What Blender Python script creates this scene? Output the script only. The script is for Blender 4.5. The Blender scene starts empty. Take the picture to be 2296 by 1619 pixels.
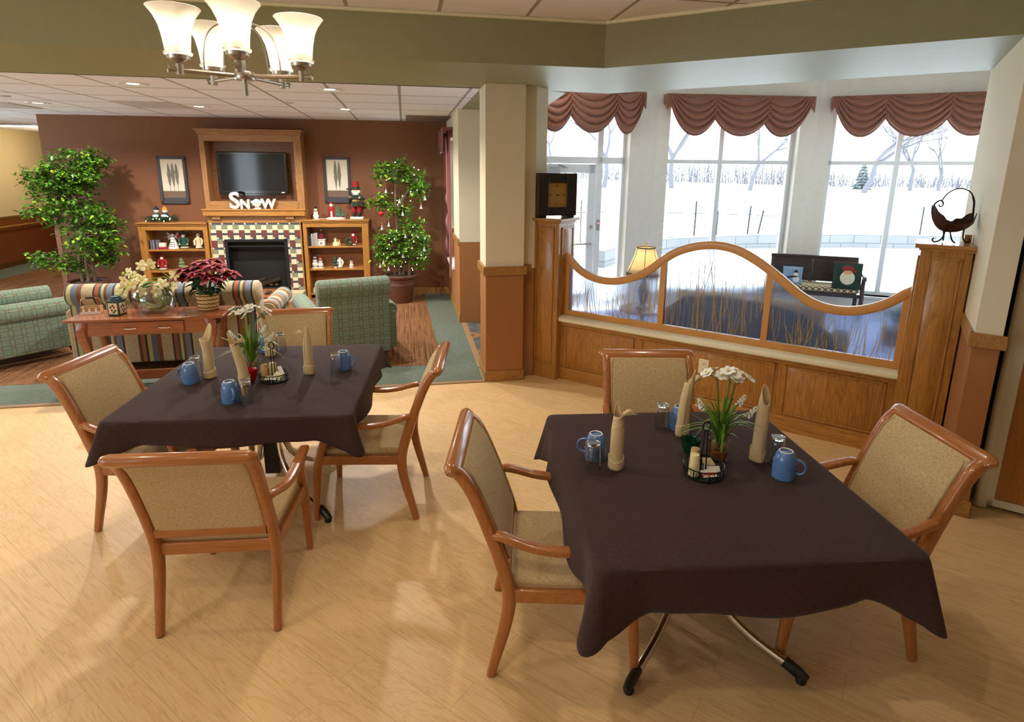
import bpy, bmesh, math, random
from mathutils import Vector, Matrix
D, R_, PI = bpy.data, math.radians, math.pi
SC = bpy.context.scene
COL = SC.collection
V = Vector
sin, cos = math.sin, math.cos

# ------------------------------------------------------------------ camera
def set_camera():
    p, r = R_(13.16), R_(0.5)
    fw = V((0, cos(p), -sin(p))); up0 = V((0, sin(p), cos(p))); rt0 = V((1, 0, 0))
    rt = cos(r) * rt0 + sin(r) * up0
    up = -sin(r) * rt0 + cos(r) * up0
    cd = D.cameras.new('camera'); co = D.objects.new('camera', cd); COL.objects.link(co)
    m = Matrix((rt, up, -fw)).transposed().to_4x4(); m.translation = V((0, 0, 2.0))
    co.matrix_world = m
    cd.sensor_fit = 'HORIZONTAL'; cd.sensor_width = 36; cd.lens = 36 * 1312 / 2296
    cd.shift_y = -(809.5 - 690) / 2296
    cd.clip_start = .05; cd.clip_end = 400
    SC.camera = co
set_camera()
SC.view_settings.view_transform = 'Standard'; SC.view_settings.look = 'None'
SC.view_settings.gamma = 1; SC.view_settings.use_curve_mapping = False
SC.view_settings.exposure = -0.1
SC.cycles.max_bounces = 7; SC.cycles.diffuse_bounces = 4; SC.cycles.glossy_bounces = 3
SC.cycles.transmission_bounces = 6; SC.cycles.transparent_max_bounces = 10
SC.cycles.caustics_reflective = False; SC.cycles.caustics_refractive = False
SC.cycles.sample_clamp_indirect = 6
SKY = 7.5
DOWN_W, DIN_W, BULB_E = 185, 54, 125
def set_world():
    w = D.worlds.new('overcast sky'); SC.world = w; w.use_nodes = True
    b = w.node_tree.nodes['Background']
    b.inputs[0].default_value = (.84, .92, 1, 1); b.inputs[1].default_value = SKY
set_world()
def lamp(name, kind, loc, power, col, size=.1, spot=None, parent=None):
    l = D.lights.new(name, kind); l.energy = power; l.color = col
    if kind in ('POINT', 'SPOT'): l.shadow_soft_size = size
    if kind == 'SPOT': l.spot_size = R_(spot or 120); l.spot_blend = .6
    o = D.objects.new(name, l); COL.objects.link(o); o.location = loc
    if parent: o.parent = parent
    return o

# ------------------------------------------------------------------ frames (plan directions of the building)
TH = R_(10.3)
U = V((cos(TH), sin(TH), 0)); W_ = V((-sin(TH), cos(TH), 0))
AA = (U + W_) / 2 ** .5; RR = (U - W_) / 2 ** .5          # diagonal: away / to the right
RS_ANG = TH - PI / 4
def uv(a, b, z=0): return a * U + b * W_ + V((0, 0, z))
def rs(r, s, z=0): return r * RR + s * AA + V((0, 0, z))
TVA = R_(7.473); TVO = V((-1.0707, 9.583, 0)); TVD = V((cos(TVA), sin(TVA), 0)); TVN = V((-sin(TVA), cos(TVA), 0))
def tvp(w, off, z=0): return TVO + w * TVD - off * TVN + V((0, 0, z))

# ------------------------------------------------------------------ mesh helper
def smooth(pts, k, *vals):
    """Catmull-Rom: K extra steps per span; radius lists follow"""
    n = len(pts); P = []; O = [[] if isinstance(v, (list, tuple)) else v for v in vals]
    for i in range(n - 1):
        p0, p1, p2, p3 = pts[max(i - 1, 0)], pts[i], pts[i + 1], pts[min(i + 2, n - 1)]
        for j in range(k + (1 if i == n - 2 else 0)):
            t = j / k; t2, t3 = t * t, t * t * t
            P.append(.5 * ((2 * p1) + (p2 - p0) * t + (2 * p0 - 5 * p1 + 4 * p2 - p3) * t2 + (3 * p1 - p0 - 3 * p2 + p3) * t3))
            for o, v in zip(O, vals):
                if isinstance(o, list): o.append(v[i] + (v[i + 1] - v[i]) * t)
    return (P, *O)
class MB:
    def __init__(s): s.bm = bmesh.new(); s.mi = 0
    def _f(s, vs, mi=None):
        try:
            f = s.bm.faces.new(vs); f.material_index = s.mi if mi is None else mi; return f
        except ValueError: return None
    def box(s, x0, x1, y0, y1, z0, z1, M=None, mi=None):
        c = [V((x, y, z)) for z in (z0, z1) for y in (y0, y1) for x in (x0, x1)]
        if M: c = [M @ p for p in c]
        v = [s.bm.verts.new(p) for p in c]
        for q in ((0, 2, 3, 1), (4, 5, 7, 6), (0, 1, 5, 4), (2, 6, 7, 3), (0, 4, 6, 2), (1, 3, 7, 5)): s._f([v[i] for i in q], mi)
        return s
    def cbox(s, c, d, rz=0, mi=None, M=None):
        m = Matrix.Translation(c) @ Matrix.Rotation(rz, 4, 'Z')
        if M: m = M @ m
        return s.box(-d[0] / 2, d[0] / 2, -d[1] / 2, d[1] / 2, -d[2] / 2, d[2] / 2, m, mi)
    def rings(s, rings, caps=True, closed=True):
        vs = [[s.bm.verts.new(p) for p in r] for r in rings]
        n = len(vs[0])
        for a, b in zip(vs[:-1], vs[1:]):
            for i in range(n if closed else n - 1):
                s._f([a[i], a[(i + 1) % n], b[(i + 1) % n], b[i]])
        if caps and closed: s._f(vs[0][::-1]); s._f(vs[-1])
        return s
    def tube(s, pts, r, n=8, caps=True, loop=False, sm=0):
        pts = [V(p) for p in pts]
        if sm: pts, r = smooth(pts, sm, r)
        N = len(pts)
        rad = r if isinstance(r, (list, tuple)) else [r] * N
        out = []; ref = None
        for i, p in enumerate(pts):
            if loop: t = pts[(i + 1) % N] - pts[i - 1]
            else: t = pts[min(i + 1, N - 1)] - pts[max(i - 1, 0)]
            if t.length < 1e-9: t = V((0, 0, 1))
            t.normalize()
            if ref is None: ref = V((0, 0, 1)) if abs(t.z) < .9 else V((1, 0, 0))
            a = ref - t * ref.dot(t)
            if a.length < 1e-6: a = t.orthogonal()
            a.normalize(); b = t.cross(a); ref = a
            out.append([p + rad[i] * (cos(2 * PI * k / n) * a + sin(2 * PI * k / n) * b) for k in range(n)])
        if loop: out.append(out[0]); return s.rings(out, False)
        return s.rings(out, caps)
    def sweep(s, pts, w, h, side=(1, 0, 0), n=16, e=3.5, caps=True, sm=0):
        """rounded-rectangle section: w along SIDE, h across; lists taper"""
        pts = [V(p) for p in pts]
        if sm: pts, w, h = smooth(pts, sm, w, h)
        N = len(pts); side = V(side).normalized(); out = []
        for i, p in enumerate(pts):
            t = (pts[min(i + 1, N - 1)] - pts[max(i - 1, 0)]).normalized()
            sd = (side - t * side.dot(t)).normalized(); nn = t.cross(sd)
            ww = w[i] if isinstance(w, (list, tuple)) else w; hh = h[i] if isinstance(h, (list, tuple)) else h
            ring = []
            for k in range(n):
                a = 2 * PI * (k + .5) / n; c_, s_ = cos(a), sin(a)
                ring.append(p + sd * (ww / 2 * math.copysign(abs(c_) ** (2 / e), c_)) + nn * (hh / 2 * math.copysign(abs(s_) ** (2 / e), s_)))
            out.append(ring)
        return s.rings(out, caps)
    def lathe(s, prof, n=24, c=(0, 0, 0), caps=True, M=None):
        out = []
        for r, z in prof:
            ring = [V((c[0] + r * cos(2 * PI * k / n), c[1] + r * sin(2 * PI * k / n), c[2] + z)) for k in range(n)]
            if M: ring = [M @ p for p in ring]
            out.append(ring)
        return s.rings(out, caps)
    def ball(s, c, r, sc=(1, 1, 1), n=14, m=9, M=None):
        prof = []
        out = []
        for j in range(m + 1):
            a = -PI / 2 + PI * j / m; rr = max(cos(a), .02)
            ring = [V((c[0] + r * sc[0] * rr * cos(2 * PI * k / n), c[1] + r * sc[1] * rr * sin(2 * PI * k / n), c[2] + r * sc[2] * sin(a))) for k in range(n)]
            if M: ring = [M @ p for p in ring]
            out.append(ring)
        return s.rings(out)
    def prism(s, poly, z0, z1, M=None):
        lo = [V((p[0], p[1], z0)) for p in poly]; hi = [V((p[0], p[1], z1)) for p in poly]
        if M: lo = [M @ p for p in lo]; hi = [M @ p for p in hi]
        a = [s.bm.verts.new(p) for p in lo]; b = [s.bm.verts.new(p) for p in hi]; n = len(a)
        s._f(a[::-1]); s._f(b)
        for i in range(n): s._f([a[i], a[(i + 1) % n], b[(i + 1) % n], b[i]])
        return s
    def grid(s, fn, nu, nv, wrap=False):
        vs = [[s.bm.verts.new(fn(i / nu, j / nv)) for i in range(nu + (0 if wrap else 1))] for j in range(nv + 1)]
        n = nu if wrap else nu
        for j in range(nv):
            for i in range(n):
                i2 = (i + 1) % nu if wrap else i + 1
                s._f([vs[j][i], vs[j][i2], vs[j + 1][i2], vs[j + 1][i]])
        return s
    def quad(s, a, b, c, d, mi=None):
        return s._f([s.bm.verts.new(V(p)) for p in (a, b, c, d)], mi)
    def build(s, name, mat, parent=None, bevel=0, seg=2, sharp=38, solid=0, sub=0, kind=None, loc=None, keep=False):
        bm = s.bm
        if not keep: bmesh.ops.recalc_face_normals(bm, faces=bm.faces)
        lay = bm.loops.layers.uv.new('box')
        bm.normal_update()
        for f in bm.faces:
            n = f.normal; ax = max(range(3), key=lambda i: abs(n[i]))
            for l in f.loops:
                p = l.vert.co
                l[lay].uv = (p.y, p.z) if ax == 0 else (p.x, p.z) if ax == 1 else (p.x, p.y)
        me = D.meshes.new(name); bm.to_mesh(me); bm.free()
        for m in (mat if isinstance(mat, (list, tuple)) else [mat]): me.materials.append(m)
        me.shade_smooth(); me.set_sharp_from_angle(angle=R_(sharp))
        o = D.objects.new(name, me); COL.objects.link(o)
        if parent: o.parent = parent
        if loc: o.location = loc
        if solid:
            md = o.modifiers.new('solid', 'SOLIDIFY'); md.thickness = solid; md.offset = 0
        if sub:
            md = o.modifiers.new('sub', 'SUBSURF'); md.levels = sub; md.render_levels = sub
        if bevel:
            md = o.modifiers.new('bevel', 'BEVEL'); md.width = bevel; md.segments = seg; md.limit_method = 'ANGLE'; md.angle_limit = R_(40); md.harden_normals = False
        if kind: o['kind'] = kind
        return o

def thing(name, label, cat, loc=(0, 0, 0), rz=0, group=None):
    o = D.objects.new(name, None); COL.objects.link(o); o.empty_display_size = .1
    o.location = loc; o.rotation_euler = (0, 0, rz)
    return tag(o, label, cat, group)
def tag(o, label, cat, group=None):
    o['label'] = label; o['category'] = cat
    if group: o['group'] = group
    return o
def struct(o): o['kind'] = 'structure'; return o
def stuff(o, label=None, cat=None):
    o['kind'] = 'stuff'
    if label: o['label'] = label
    if cat: o['category'] = cat
    return o
def place(o, loc, rz=0):
    o.location = loc; o.rotation_euler = (0, 0, rz); return o
KIDS = {}
def copy_tree(o, loc, rz, label, group=None, parent=None):
    def rec(src, par):
        c = src.copy(); COL.objects.link(c); c.parent = par
        for ch in [x for x in ALLOBJ() if x.parent == src]: rec(ch, c)
        return c
    r = rec(o, parent)
    r.location = loc; r.rotation_euler = (0, 0, rz); r['label'] = label
    if group: r['group'] = group
    return r
def ALLOBJ(): return list(COL.objects)
def text_mb(txt, size, depth, name, mat, parent, M, font_shear=0):
    c = D.curves.new(name + '_curve', 'FONT'); c.body = txt; c.size = size; c.extrude = depth; c.align_x = 'CENTER'; c.align_y = 'CENTER'; c.resolution_u = 4; c.offset = font_shear
    o = D.objects.new(name + '_t', c); COL.objects.link(o)
    dg = bpy.context.evaluated_depsgraph_get(); me = D.meshes.new_from_object(o.evaluated_get(dg))
    D.objects.remove(o); D.curves.remove(c)
    me.transform(M); me.name = name; me.materials.clear(); me.materials.append(mat)
    o = D.objects.new(name, me); COL.objects.link(o); o.parent = parent
    return o

# ------------------------------------------------------------------ materials
class NT:
    def __init__(s, name):
        s.m = D.materials.new(name); s.m.use_nodes = True; s.t = s.m.node_tree; s.n = s.t.nodes; s.l = s.t.links
        s.b = s.n['Principled BSDF']; s.out = s.n['Material Output']
    def new(s, typ, **k):
        n = s.n.new(typ)
        for a, v in k.items(): setattr(n, a, v)
        return n
    def set(s, sock, v):
        if isinstance(v, bpy.types.NodeSocket): s.l.new(v, sock)
        elif isinstance(v, (tuple, list)) and len(v) == 3 and sock.type == 'RGBA': sock.default_value = (*v, 1)
        else: sock.default_value = v
    def math(s, op, a, b=0, c=0, clamp=False):
        n = s.new('ShaderNodeMath', operation=op, use_clamp=clamp)
        for i, v in enumerate((a, b, c)): s.set(n.inputs[i], v)
        return n.outputs[0]
    def vmath(s, op, a, b=(0, 0, 0)):
        n = s.new('ShaderNodeVectorMath', operation=op); s.set(n.inputs[0], a); s.set(n.inputs[1], b); return n.outputs[0]
    def coord(s, which='Object'): return s.new('ShaderNodeTexCoord').outputs[which]
    def pos(s): return s.new('ShaderNodeNewGeometry').outputs['Position']
    def mapping(s, vec, rot=(0, 0, 0), scale=(1, 1, 1), loc=(0, 0, 0)):
        n = s.new('ShaderNodeMapping'); s.set(n.inputs[0], vec); n.inputs[1].default_value = loc; n.inputs[2].default_value = rot; n.inputs[3].default_value = scale; return n.outputs[0]
    def sep(s, vec):
        n = s.new('ShaderNodeSeparateXYZ'); s.set(n.inputs[0], vec); return n.outputs
    def comb(s, x, y, z=0):
        n = s.new('ShaderNodeCombineXYZ')
        for i, v in enumerate((x, y, z)): s.set(n.inputs[i], v)
        return n.outputs[0]
    def noise(s, vec, scale=5, detail=2, rough=.5, dist=0):
        n = s.new('ShaderNodeTexNoise'); s.set(n.inputs['Vector'], vec); n.inputs['Scale'].default_value = scale; n.inputs['Detail'].default_value = detail; n.inputs['Roughness'].default_value = rough; n.inputs['Distortion'].default_value = dist
        return n.outputs[0]
    def ramp(s, f, stops, interp='LINEAR'):
        n = s.new('ShaderNodeValToRGB'); s.set(n.inputs[0], f); cr = n.color_ramp; cr.interpolation = interp
        while len(cr.elements) < len(stops): cr.elements.new(.5)
        for e, (p, c) in zip(cr.elements, stops): e.position = p; e.color = (*c, 1) if len(c) == 3 else c
        return n.outputs[0]
    def mix(s, f, a, b, mode='MIX'):
        n = s.new('ShaderNodeMix', data_type='RGBA', blend_type=mode); s.set(n.inputs[0], f); s.set(n.inputs[6], a); s.set(n.inputs[7], b); return n.outputs[2]
    def bump(s, h, strength=.2, dist=.01):
        n = s.new('ShaderNodeBump'); s.set(n.inputs['Height'], h); n.inputs['Strength'].default_value = strength; n.inputs['Distance'].default_value = dist
        s.l.new(n.outputs[0], s.b.inputs['Normal'])
    def col(s, c): s.set(s.b.inputs['Base Color'], c); return s
    def bs(s, rough=.5, metal=0, spec=.5, coat=0, trans=0, ior=1.45, sheen=0):
        i = s.b.inputs
        s.set(i['Roughness'], rough); s.set(i['Metallic'], metal); s.set(i['Specular IOR Level'], spec); s.set(i['Coat Weight'], coat); i['Coat Roughness'].default_value = .1
        s.set(i['Transmission Weight'], trans); s.set(i['IOR'], ior); s.set(i['Sheen Weight'], sheen); return s
    def emit(s, c, e):
        s.set(s.b.inputs['Emission Color'], c); s.set(s.b.inputs['Emission Strength'], e); return s
def lin(r, g, b):
    f = lambda c: ((c / 255 + .055) / 1.055) ** 2.4 if c > 10 else c / 255 / 12.92
    return (f(r), f(g), f(b))
MT = {}
def plain(name, c, rough=.5, metal=0, spec=.5, coat=0, nz=.06, nscale=12, bump=0, bscale=200, sheen=0):
    if name in MT: return MT[name]
    t = NT(name); co = t.coord()
    if nz: t.col(t.mix(t.noise(co, nscale, 3), tuple(x * (1 - nz) for x in c), tuple(min(1, x * (1 + nz)) for x in c)))
    else: t.col((*c, 1))
    t.bs(rough, metal, spec, coat, sheen=sheen)
    if bump: t.bump(t.noise(co, bscale, 2), bump, .002)
    MT[name] = t.m; return t.m
def glow(name, c, e):
    if name in MT: return MT[name]
    t = NT(name); t.col(c); t.bs(.6); t.emit(c, e); MT[name] = t.m; return t.m
def wood(name, c1, c2, axis='z', rough=.35, coat=.25, fine=1.0, contrast=.8, world=False):
    if name in MT: return MT[name]
    t = NT(name); co = t.coord('Object')
    sc = {'x': (.09, 1, 1), 'y': (1, .09, 1), 'z': (1, 1, .09)}[axis]
    v = t.mapping(co, scale=sc)
    a = t.noise(v, 9 * fine, 3, .55, 1.6)
    band = t.math('ABSOLUTE', t.math('SINE', t.math('MULTIPLY', a, 30)))
    pores = t.noise(t.mapping(co, scale=tuple(x * (1 if x == 1 else .35) for x in sc)), 120 * fine, 2)
    f = t.math('ADD', t.math('MULTIPLY', band, .45 * contrast), t.math('MULTIPLY', pores, .75), clamp=True)
    t.col(t.ramp(f, [(.2, c2), (.85, c1)])); t.bs(rough, coat=coat); t.bump(f, .06, .002)
    MT[name] = t.m; return t.m
def tweed(name, c1, c2, c3, sc=260, rough=.9):
    t = NT(name); u_ = t.coord('UV')
    n1 = t.noise(t.mapping(u_, scale=(1, .12, 1)), sc, 2, .6); n2 = t.noise(t.mapping(u_, scale=(.12, 1, 1)), sc, 2, .6)
    w = t.math('MULTIPLY', t.math('ADD', n1, n2), .5)
    w2 = t.noise(u_, sc * .35, 3, .7)
    f = t.math('ADD', t.math('MULTIPLY', w, .9), t.math('MULTIPLY', w2, .12))
    t.col(t.ramp(f, [(.38, c3), (.5, c2), (.62, c1)])); t.bs(rough, spec=.2, sheen=.15); t.bump(w, .35, .002)
    return t.m
def glass(name, tint=(1, 1, 1), rough=0, ior=1.45):
    if name in MT: return MT[name]
    t = NT(name); t.col(tint); t.bs(rough, trans=1, ior=ior); MT[name] = t.m; return t.m
def thin_glass(name, blend=.3, tint=(.96, .98, .98)):
    t = NT(name); g = t.new('ShaderNodeBsdfGlossy'); g.inputs['Roughness'].default_value = .03; tr = t.new('ShaderNodeBsdfTransparent'); tr.inputs[0].default_value = (*tint, 1)
    mx = t.new('ShaderNodeMixShader'); lw = t.new('ShaderNodeLayerWeight'); lw.inputs[0].default_value = blend
    t.l.new(lw.outputs['Facing'], mx.inputs[0]); p = t.math('POWER', lw.outputs['Facing'], 1.8); p = t.math('ADD', t.math('MULTIPLY', p, .8), .09); t.l.new(p, mx.inputs[0])
    t.l.new(tr.outputs[0], mx.inputs[1]); t.l.new(g.outputs[0], mx.inputs[2]); t.l.new(mx.outputs[0], t.out.inputs[0]); return t.m
def pane_glass(name):
    t = NT(name); g = t.new('ShaderNodeBsdfGlossy'); g.inputs['Roughness'].default_value = .02
    tr = t.new('ShaderNodeBsdfTransparent'); tr.inputs[0].default_value = (.97, .99, .98, 1)
    mx = t.new('ShaderNodeMixShader'); lw = t.new('ShaderNodeLayerWeight'); lw.inputs[0].default_value = .12
    t.l.new(lw.outputs['Fresnel'], mx.inputs[0]); t.l.new(tr.outputs[0], mx.inputs[1]); t.l.new(g.outputs[0], mx.inputs[2]); t.l.new(mx.outputs[0], t.out.inputs[0])
    return t.m
def twotone(name, up, lo, z=1.09, bump=.25):
    t = NT(name); z_ = t.sep(t.pos())[2]; f = t.math('GREATER_THAN', z_, z)
    n = t.noise(t.pos(), 3, 3)
    t.col(t.mix(f, t.mix(n, tuple(x * .94 for x in lo), tuple(x * 1.05 for x in lo)), t.mix(n, tuple(x * .97 for x in up), up)))
    t.bs(.75, spec=.25); t.bump(t.noise(t.pos(), 260, 2), bump, .002); return t.m
# ------------------------------------------------------------------ palette
BEIGE = lin(226, 214, 186); ORANGE = lin(160, 108, 64); BROWN = lin(126, 82, 56); OLIVE = lin(150, 148, 112)
m_wall = twotone('painted wall', BEIGE, ORANGE)
m_wall_w = twotone('painted entry wall', lin(232, 228, 216), lin(112, 66, 46), .34)
m_brown = plain('brown wall paint', BROWN, .55, bump=.25, bscale=260, spec=.3)
m_beige = plain('beige wall paint', BEIGE, .75, spec=.25, bump=.2, bscale=260)
m_bayw = plain('bay white paint', lin(236, 231, 219), .7, spec=.25, bump=.15, bscale=260)
m_olive = plain('olive soffit paint', OLIVE, .48, spec=.5, bump=.12, bscale=180)
m_hall = twotone('hall wall paint', lin(222, 205, 165), lin(128, 70, 34), 1.0)
m_black = plain('black', (.012, .012, .014), .45)
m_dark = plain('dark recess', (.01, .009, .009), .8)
m_white = plain('white paint', (.8, .8, .78), .4)
m_alu = plain('pale window aluminium', (.82, .85, .86), .35, .0, nz=.02)
oak_v = wood('oak upright grain', lin(186, 132, 62), lin(138, 88, 36), 'z')
oak_h = wood('oak level grain', lin(188, 134, 64), lin(140, 90, 38), 'x')
oak_trim = wood('oak trim', lin(176, 126, 66), lin(132, 88, 42), 'x', .4, .15)
oak_pale = wood('pale oak', lin(172, 126, 78), lin(130, 88, 50), 'z')
oak_pale_h = wood('pale oak level', lin(176, 128, 78), lin(132, 90, 52), 'x')
m_cherry = wood('cherry chair wood', lin(174, 110, 56), lin(146, 86, 40), 'z', .28, .5, .6, .5)
m_cherry_h = wood('cherry chair rail wood', lin(176, 112, 57), lin(148, 88, 41), 'x', .28, .5, .6, .5)
m_console = wood('console cherry', lin(156, 88, 48), lin(116, 60, 30), 'x', .25, .5, .7, .5)
m_maple = plain('satin maple screen frame', lin(202, 144, 78), .38, coat=.2, nz=.08)
m_cream = plain('cream ledge', lin(236, 230, 200), .4)
m_chrome = plain('chrome', (.75, .75, .74), .12, 1, nz=0)
m_nickel = plain('brushed nickel', (.52, .48, .42), .3, 1, nz=.05)
m_rubber = plain('black plastic', (.012, .012, .012), .35)
m_pane = pane_glass('window pane glass')
m_tweed = tweed('oatmeal tweed', lin(206, 184, 142), lin(184, 158, 114), lin(150, 120, 82), 560)
m_piping = plain('tan piping', lin(170, 145, 105), .85, nz=.15, nscale=150)

def floor_mat():
    t = NT('maple plank floor'); p = t.mapping(t.pos(), rot=(0, 0, -RS_ANG))
    br = t.new('ShaderNodeTexBrick'); br.offset = .37; br.offset_frequency = 2; br.squash = 1
    t.set(br.inputs['Vector'], p)
    for k, v in (('Scale', 1), ('Mortar Size', .0016), ('Mortar Smooth', .3), ('Bias', 0), ('Brick Width', 1.22), ('Row Height', .152)): br.inputs[k].default_value = v
    br.inputs['Color1'].default_value = (0, 0, 0, 1); br.inputs['Color2'].default_value = (1, 1, 1, 1); br.inputs['Mortar'].default_value = (.35, .35, .35, 1)
    val = t.math('MULTIPLY', br.outputs['Color'], 9)
    pv = t.vmath('ADD', t.mapping(p, scale=(.16, 1, 1)), t.comb(0, 0, val))
    n1 = t.noise(pv, 5, 4, .6, 2.2)
    line = t.math('ABSOLUTE', t.math('SINE', t.math('MULTIPLY', n1, 26)))
    line = t.math('POWER', line, .35)
    fine = t.noise(t.mapping(p, scale=(.05, 1, 1)), 140, 2)
    f = t.math('ADD', t.math('MULTIPLY', line, .4), t.math('MULTIPLY', fine, .58))
    c = t.ramp(f, [(.3, lin(206, 166, 112)), (.62, lin(224, 188, 136)), (.9, lin(232, 200, 150))])
    c = t.mix(t.math('MULTIPLY', br.outputs['Color'], .22), c, lin(206, 166, 114))
    c = t.mix(t.math('MULTIPLY', br.outputs['Fac'], .32), c, lin(120, 84, 48))
    t.col(c); t.bs(t.math('ADD', .36, t.math('MULTIPLY', fine, .12)), spec=.4); t.bump(t.math('SUBTRACT', 1, br.outputs['Fac']), .12, .001)
    return t.m
def carpet_mat():
    t = NT('striped carpet'); p = t.mapping(t.pos(), rot=(0, 0, -TH)); x, y, z = t.sep(p)
    a = t.noise(t.comb(t.math('MULTIPLY', x, 1), t.math('MULTIPLY', y, .012)), 85, 2, .6)
    b = t.noise(t.comb(x, t.math('MULTIPLY', y, .1)), 160, 2)
    f = t.math('ADD', t.math('MULTIPLY', a, .75), t.math('MULTIPLY', b, .25))
    t.col(t.ramp(f, [(.36, lin(72, 48, 34)), (.46, lin(112, 76, 50)), (.53, lin(142, 104, 70)), (.6, lin(116, 70, 46)), (.68, lin(164, 136, 100))]))
    t.bs(.95, spec=.1); t.bump(b, .5, .004); return t.m
def green_carpet():
    t = NT('green carpet'); n = t.noise(t.pos(), 190, 3, .7)
    t.col(t.ramp(n, [(.35, lin(68, 78, 70)), (.5, lin(102, 112, 100)), (.66, lin(138, 144, 128))])); t.bs(.95, spec=.1); t.bump(n, .5, .004); return t.m
def tile_ceiling(name, us, vs, u0, v0, col=lin(242, 240, 243)):
    t = NT(name); p = t.mapping(t.pos(), rot=(0, 0, -TH)); x, y, z = t.sep(p)
    def ln(c, o, s):
        f = t.math('FRACT', t.math('DIVIDE', t.math('SUBTRACT', c, o), s))
        return t.math('MAXIMUM', t.math('LESS_THAN', f, .022), t.math('GREATER_THAN', f, .978))
    g = t.math('MAXIMUM', ln(x, u0, us), ln(y, v0, vs))
    n = t.noise(t.pos(), 160, 3, .7)
    base = t.mix(n, tuple(c * .93 for c in col), col)
    t.col(t.mix(g, base, lin(168, 160, 146))); t.bs(.85, spec=.2); t.bump(t.math('ADD', n, t.math('MULTIPLY', g, 1.5)), .3, .003); return t.m
m_floor = floor_mat(); m_carpet = carpet_mat(); m_gcarpet = green_carpet()
m_ceil_l = tile_ceiling('lounge ceiling tiles', .655, .75, -.02, 5.66)
m_ceil_d = tile_ceiling('dining ceiling tiles', .61, .61, 1.49, 4.375)

# ------------------------------------------------------------------ shell
L0, C1, C2 = V((.33, 8.09, 0)), V((2.05, 8.71, 0)), V((4.44, 8.94, 0))
RE = C2 + 2.6 * V((cos(R_(-22)), sin(R_(-22)), 0))
def P2(*a): return [(p.x, p.y) for p in a]
struct(MB().prism(P2(uv(-8.2, -4), uv(6.5, -4), rs(3.6, 4.95), rs(.6, 4.95), rs(.6, 5.72), RE, C2, C1, L0, uv(1.77, 7.9), uv(.9, 7.9), uv(.9, 17.2), uv(-8.2, 17.2)), -.12, 0).build('floor', m_floor))
e = .004
struct(MB().prism(P2(uv(-7.95, 5.375), uv(.70, 5.375), uv(.70, 9.75), uv(-5.2, 9.9), uv(-5.2, 17.2), uv(-7.95, 17.2)), -.01, e).build('floor_carpet', m_gcarpet))
struct(MB().prism(P2(uv(-7.2, 5.92), uv(.335, 5.92), uv(.262, 9.58), uv(-5.0, 9.8), uv(-5.2, 17.0), uv(-7.3, 17.0)), -.01, .0065).build('floor_carpet_stripes', m_carpet))
m_thr = plain('tan threshold strip', lin(150, 118, 84), .6)
struct(MB().prism(P2(uv(-7.95, 5.325), uv(.72, 5.325), uv(.72, 5.38), uv(-7.95, 5.38)), -.01, .009).build('trim_1', m_thr))
struct(MB().prism(P2(uv(.69, 5.76), uv(.75, 5.76), uv(.765, 7.62), uv(.69, 7.62)), -.01, .009).build('trim_2', m_thr))
def slate():
    t = NT('slate and wood entry tile'); p = t.mapping(t.pos(), rot=(0, 0, R_(35))); x, y, z = t.sep(p)
    f = t.math('MAXIMUM', t.math('LESS_THAN', t.math('FRACT', t.math('DIVIDE', x, .55)), .14), t.math('LESS_THAN', t.math('FRACT', t.math('DIVIDE', y, .55)), .14))
    t.col(t.mix(f, t.ramp(t.noise(t.pos(), 9, 4), [(.3, lin(70, 74, 78)), (.7, lin(112, 114, 112))]), lin(150, 105, 62))); t.bs(.45); return t.m
struct(MB().prism(P2(uv(.76, 5.8), uv(1.08, 5.8), rs(-3.0, 4.9), uv(1.75, 7.75), uv(.76, 7.7)), -.01, .005).build('floor_entry', slate()))
struct(MB().prism(P2(rs(-2.99, 4.9), rs(-2.9, 4.95), rs(.27, 4.95), rs(.27, 5.7), RE, C2, C1, L0), -.01, .0055).build('floor_bay', plain('blue grey bay carpet', lin(140, 150, 186), .9, nz=.25, nscale=140)))
SOF = [uv(-8.2, 4.375), V((.663, 4.586, 0)), V((5.25, 2.0, 0)), V((5.8, 3.15, 0)), V((3.45, 4.529, 0)), V((.915, 6.021, 0)), uv(1.4, 5.70), uv(-8.2, 5.66)]
struct(MB().prism(P2(*SOF), 2.74, 3.3).build('ceiling_beam', m_olive))
struct(MB().prism(P2(uv(-8.2, -4), uv(6.5, -4), V((5.25, 2.0, 0)), V((.663, 4.586, 0)), uv(-8.2, 4.375)), 3.055, 3.2).build('ceiling', m_ceil_d))
for i, (a, b) in enumerate(((SOF[0], SOF[1]), (SOF[1], SOF[2]))):
    d = (b - a).normalized(); n = V((d.y, -d.x, 0))
    struct(MB().prism(P2(a, b, b + n * .02, a + n * .02), 3.035, 3.06).build('trim_%d' % (3 + i), m_cream))
struct(MB().prism(P2(uv(-8.2, 5.655), uv(.72, 5.655), uv(.72, 17.2), uv(-8.2, 17.2)), 2.74, 2.86).build('ceiling_lounge', m_ceil_l))
struct(MB().prism(P2(uv(.72, 5.66), uv(1.4, 5.70), V((.5, 6.0, 0)), uv(1.75, 7.9), uv(.72, 7.9)), 2.74, 2.86).build('ceiling_entry', m_olive))
struct(MB().prism(P2(V((.52, 6.0, 0)), V((.915, 6.021, 0)), V((3.45, 4.529, 0)), rs(.5, 5.69), RE, C2 + V((.1, .3, 0)), C1 + V((0, .3, 0)), L0 + V((0, .3, 0)), uv(1.75, 7.9)), 3.4, 3.5).build('ceiling_bay', m_bayw))
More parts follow.
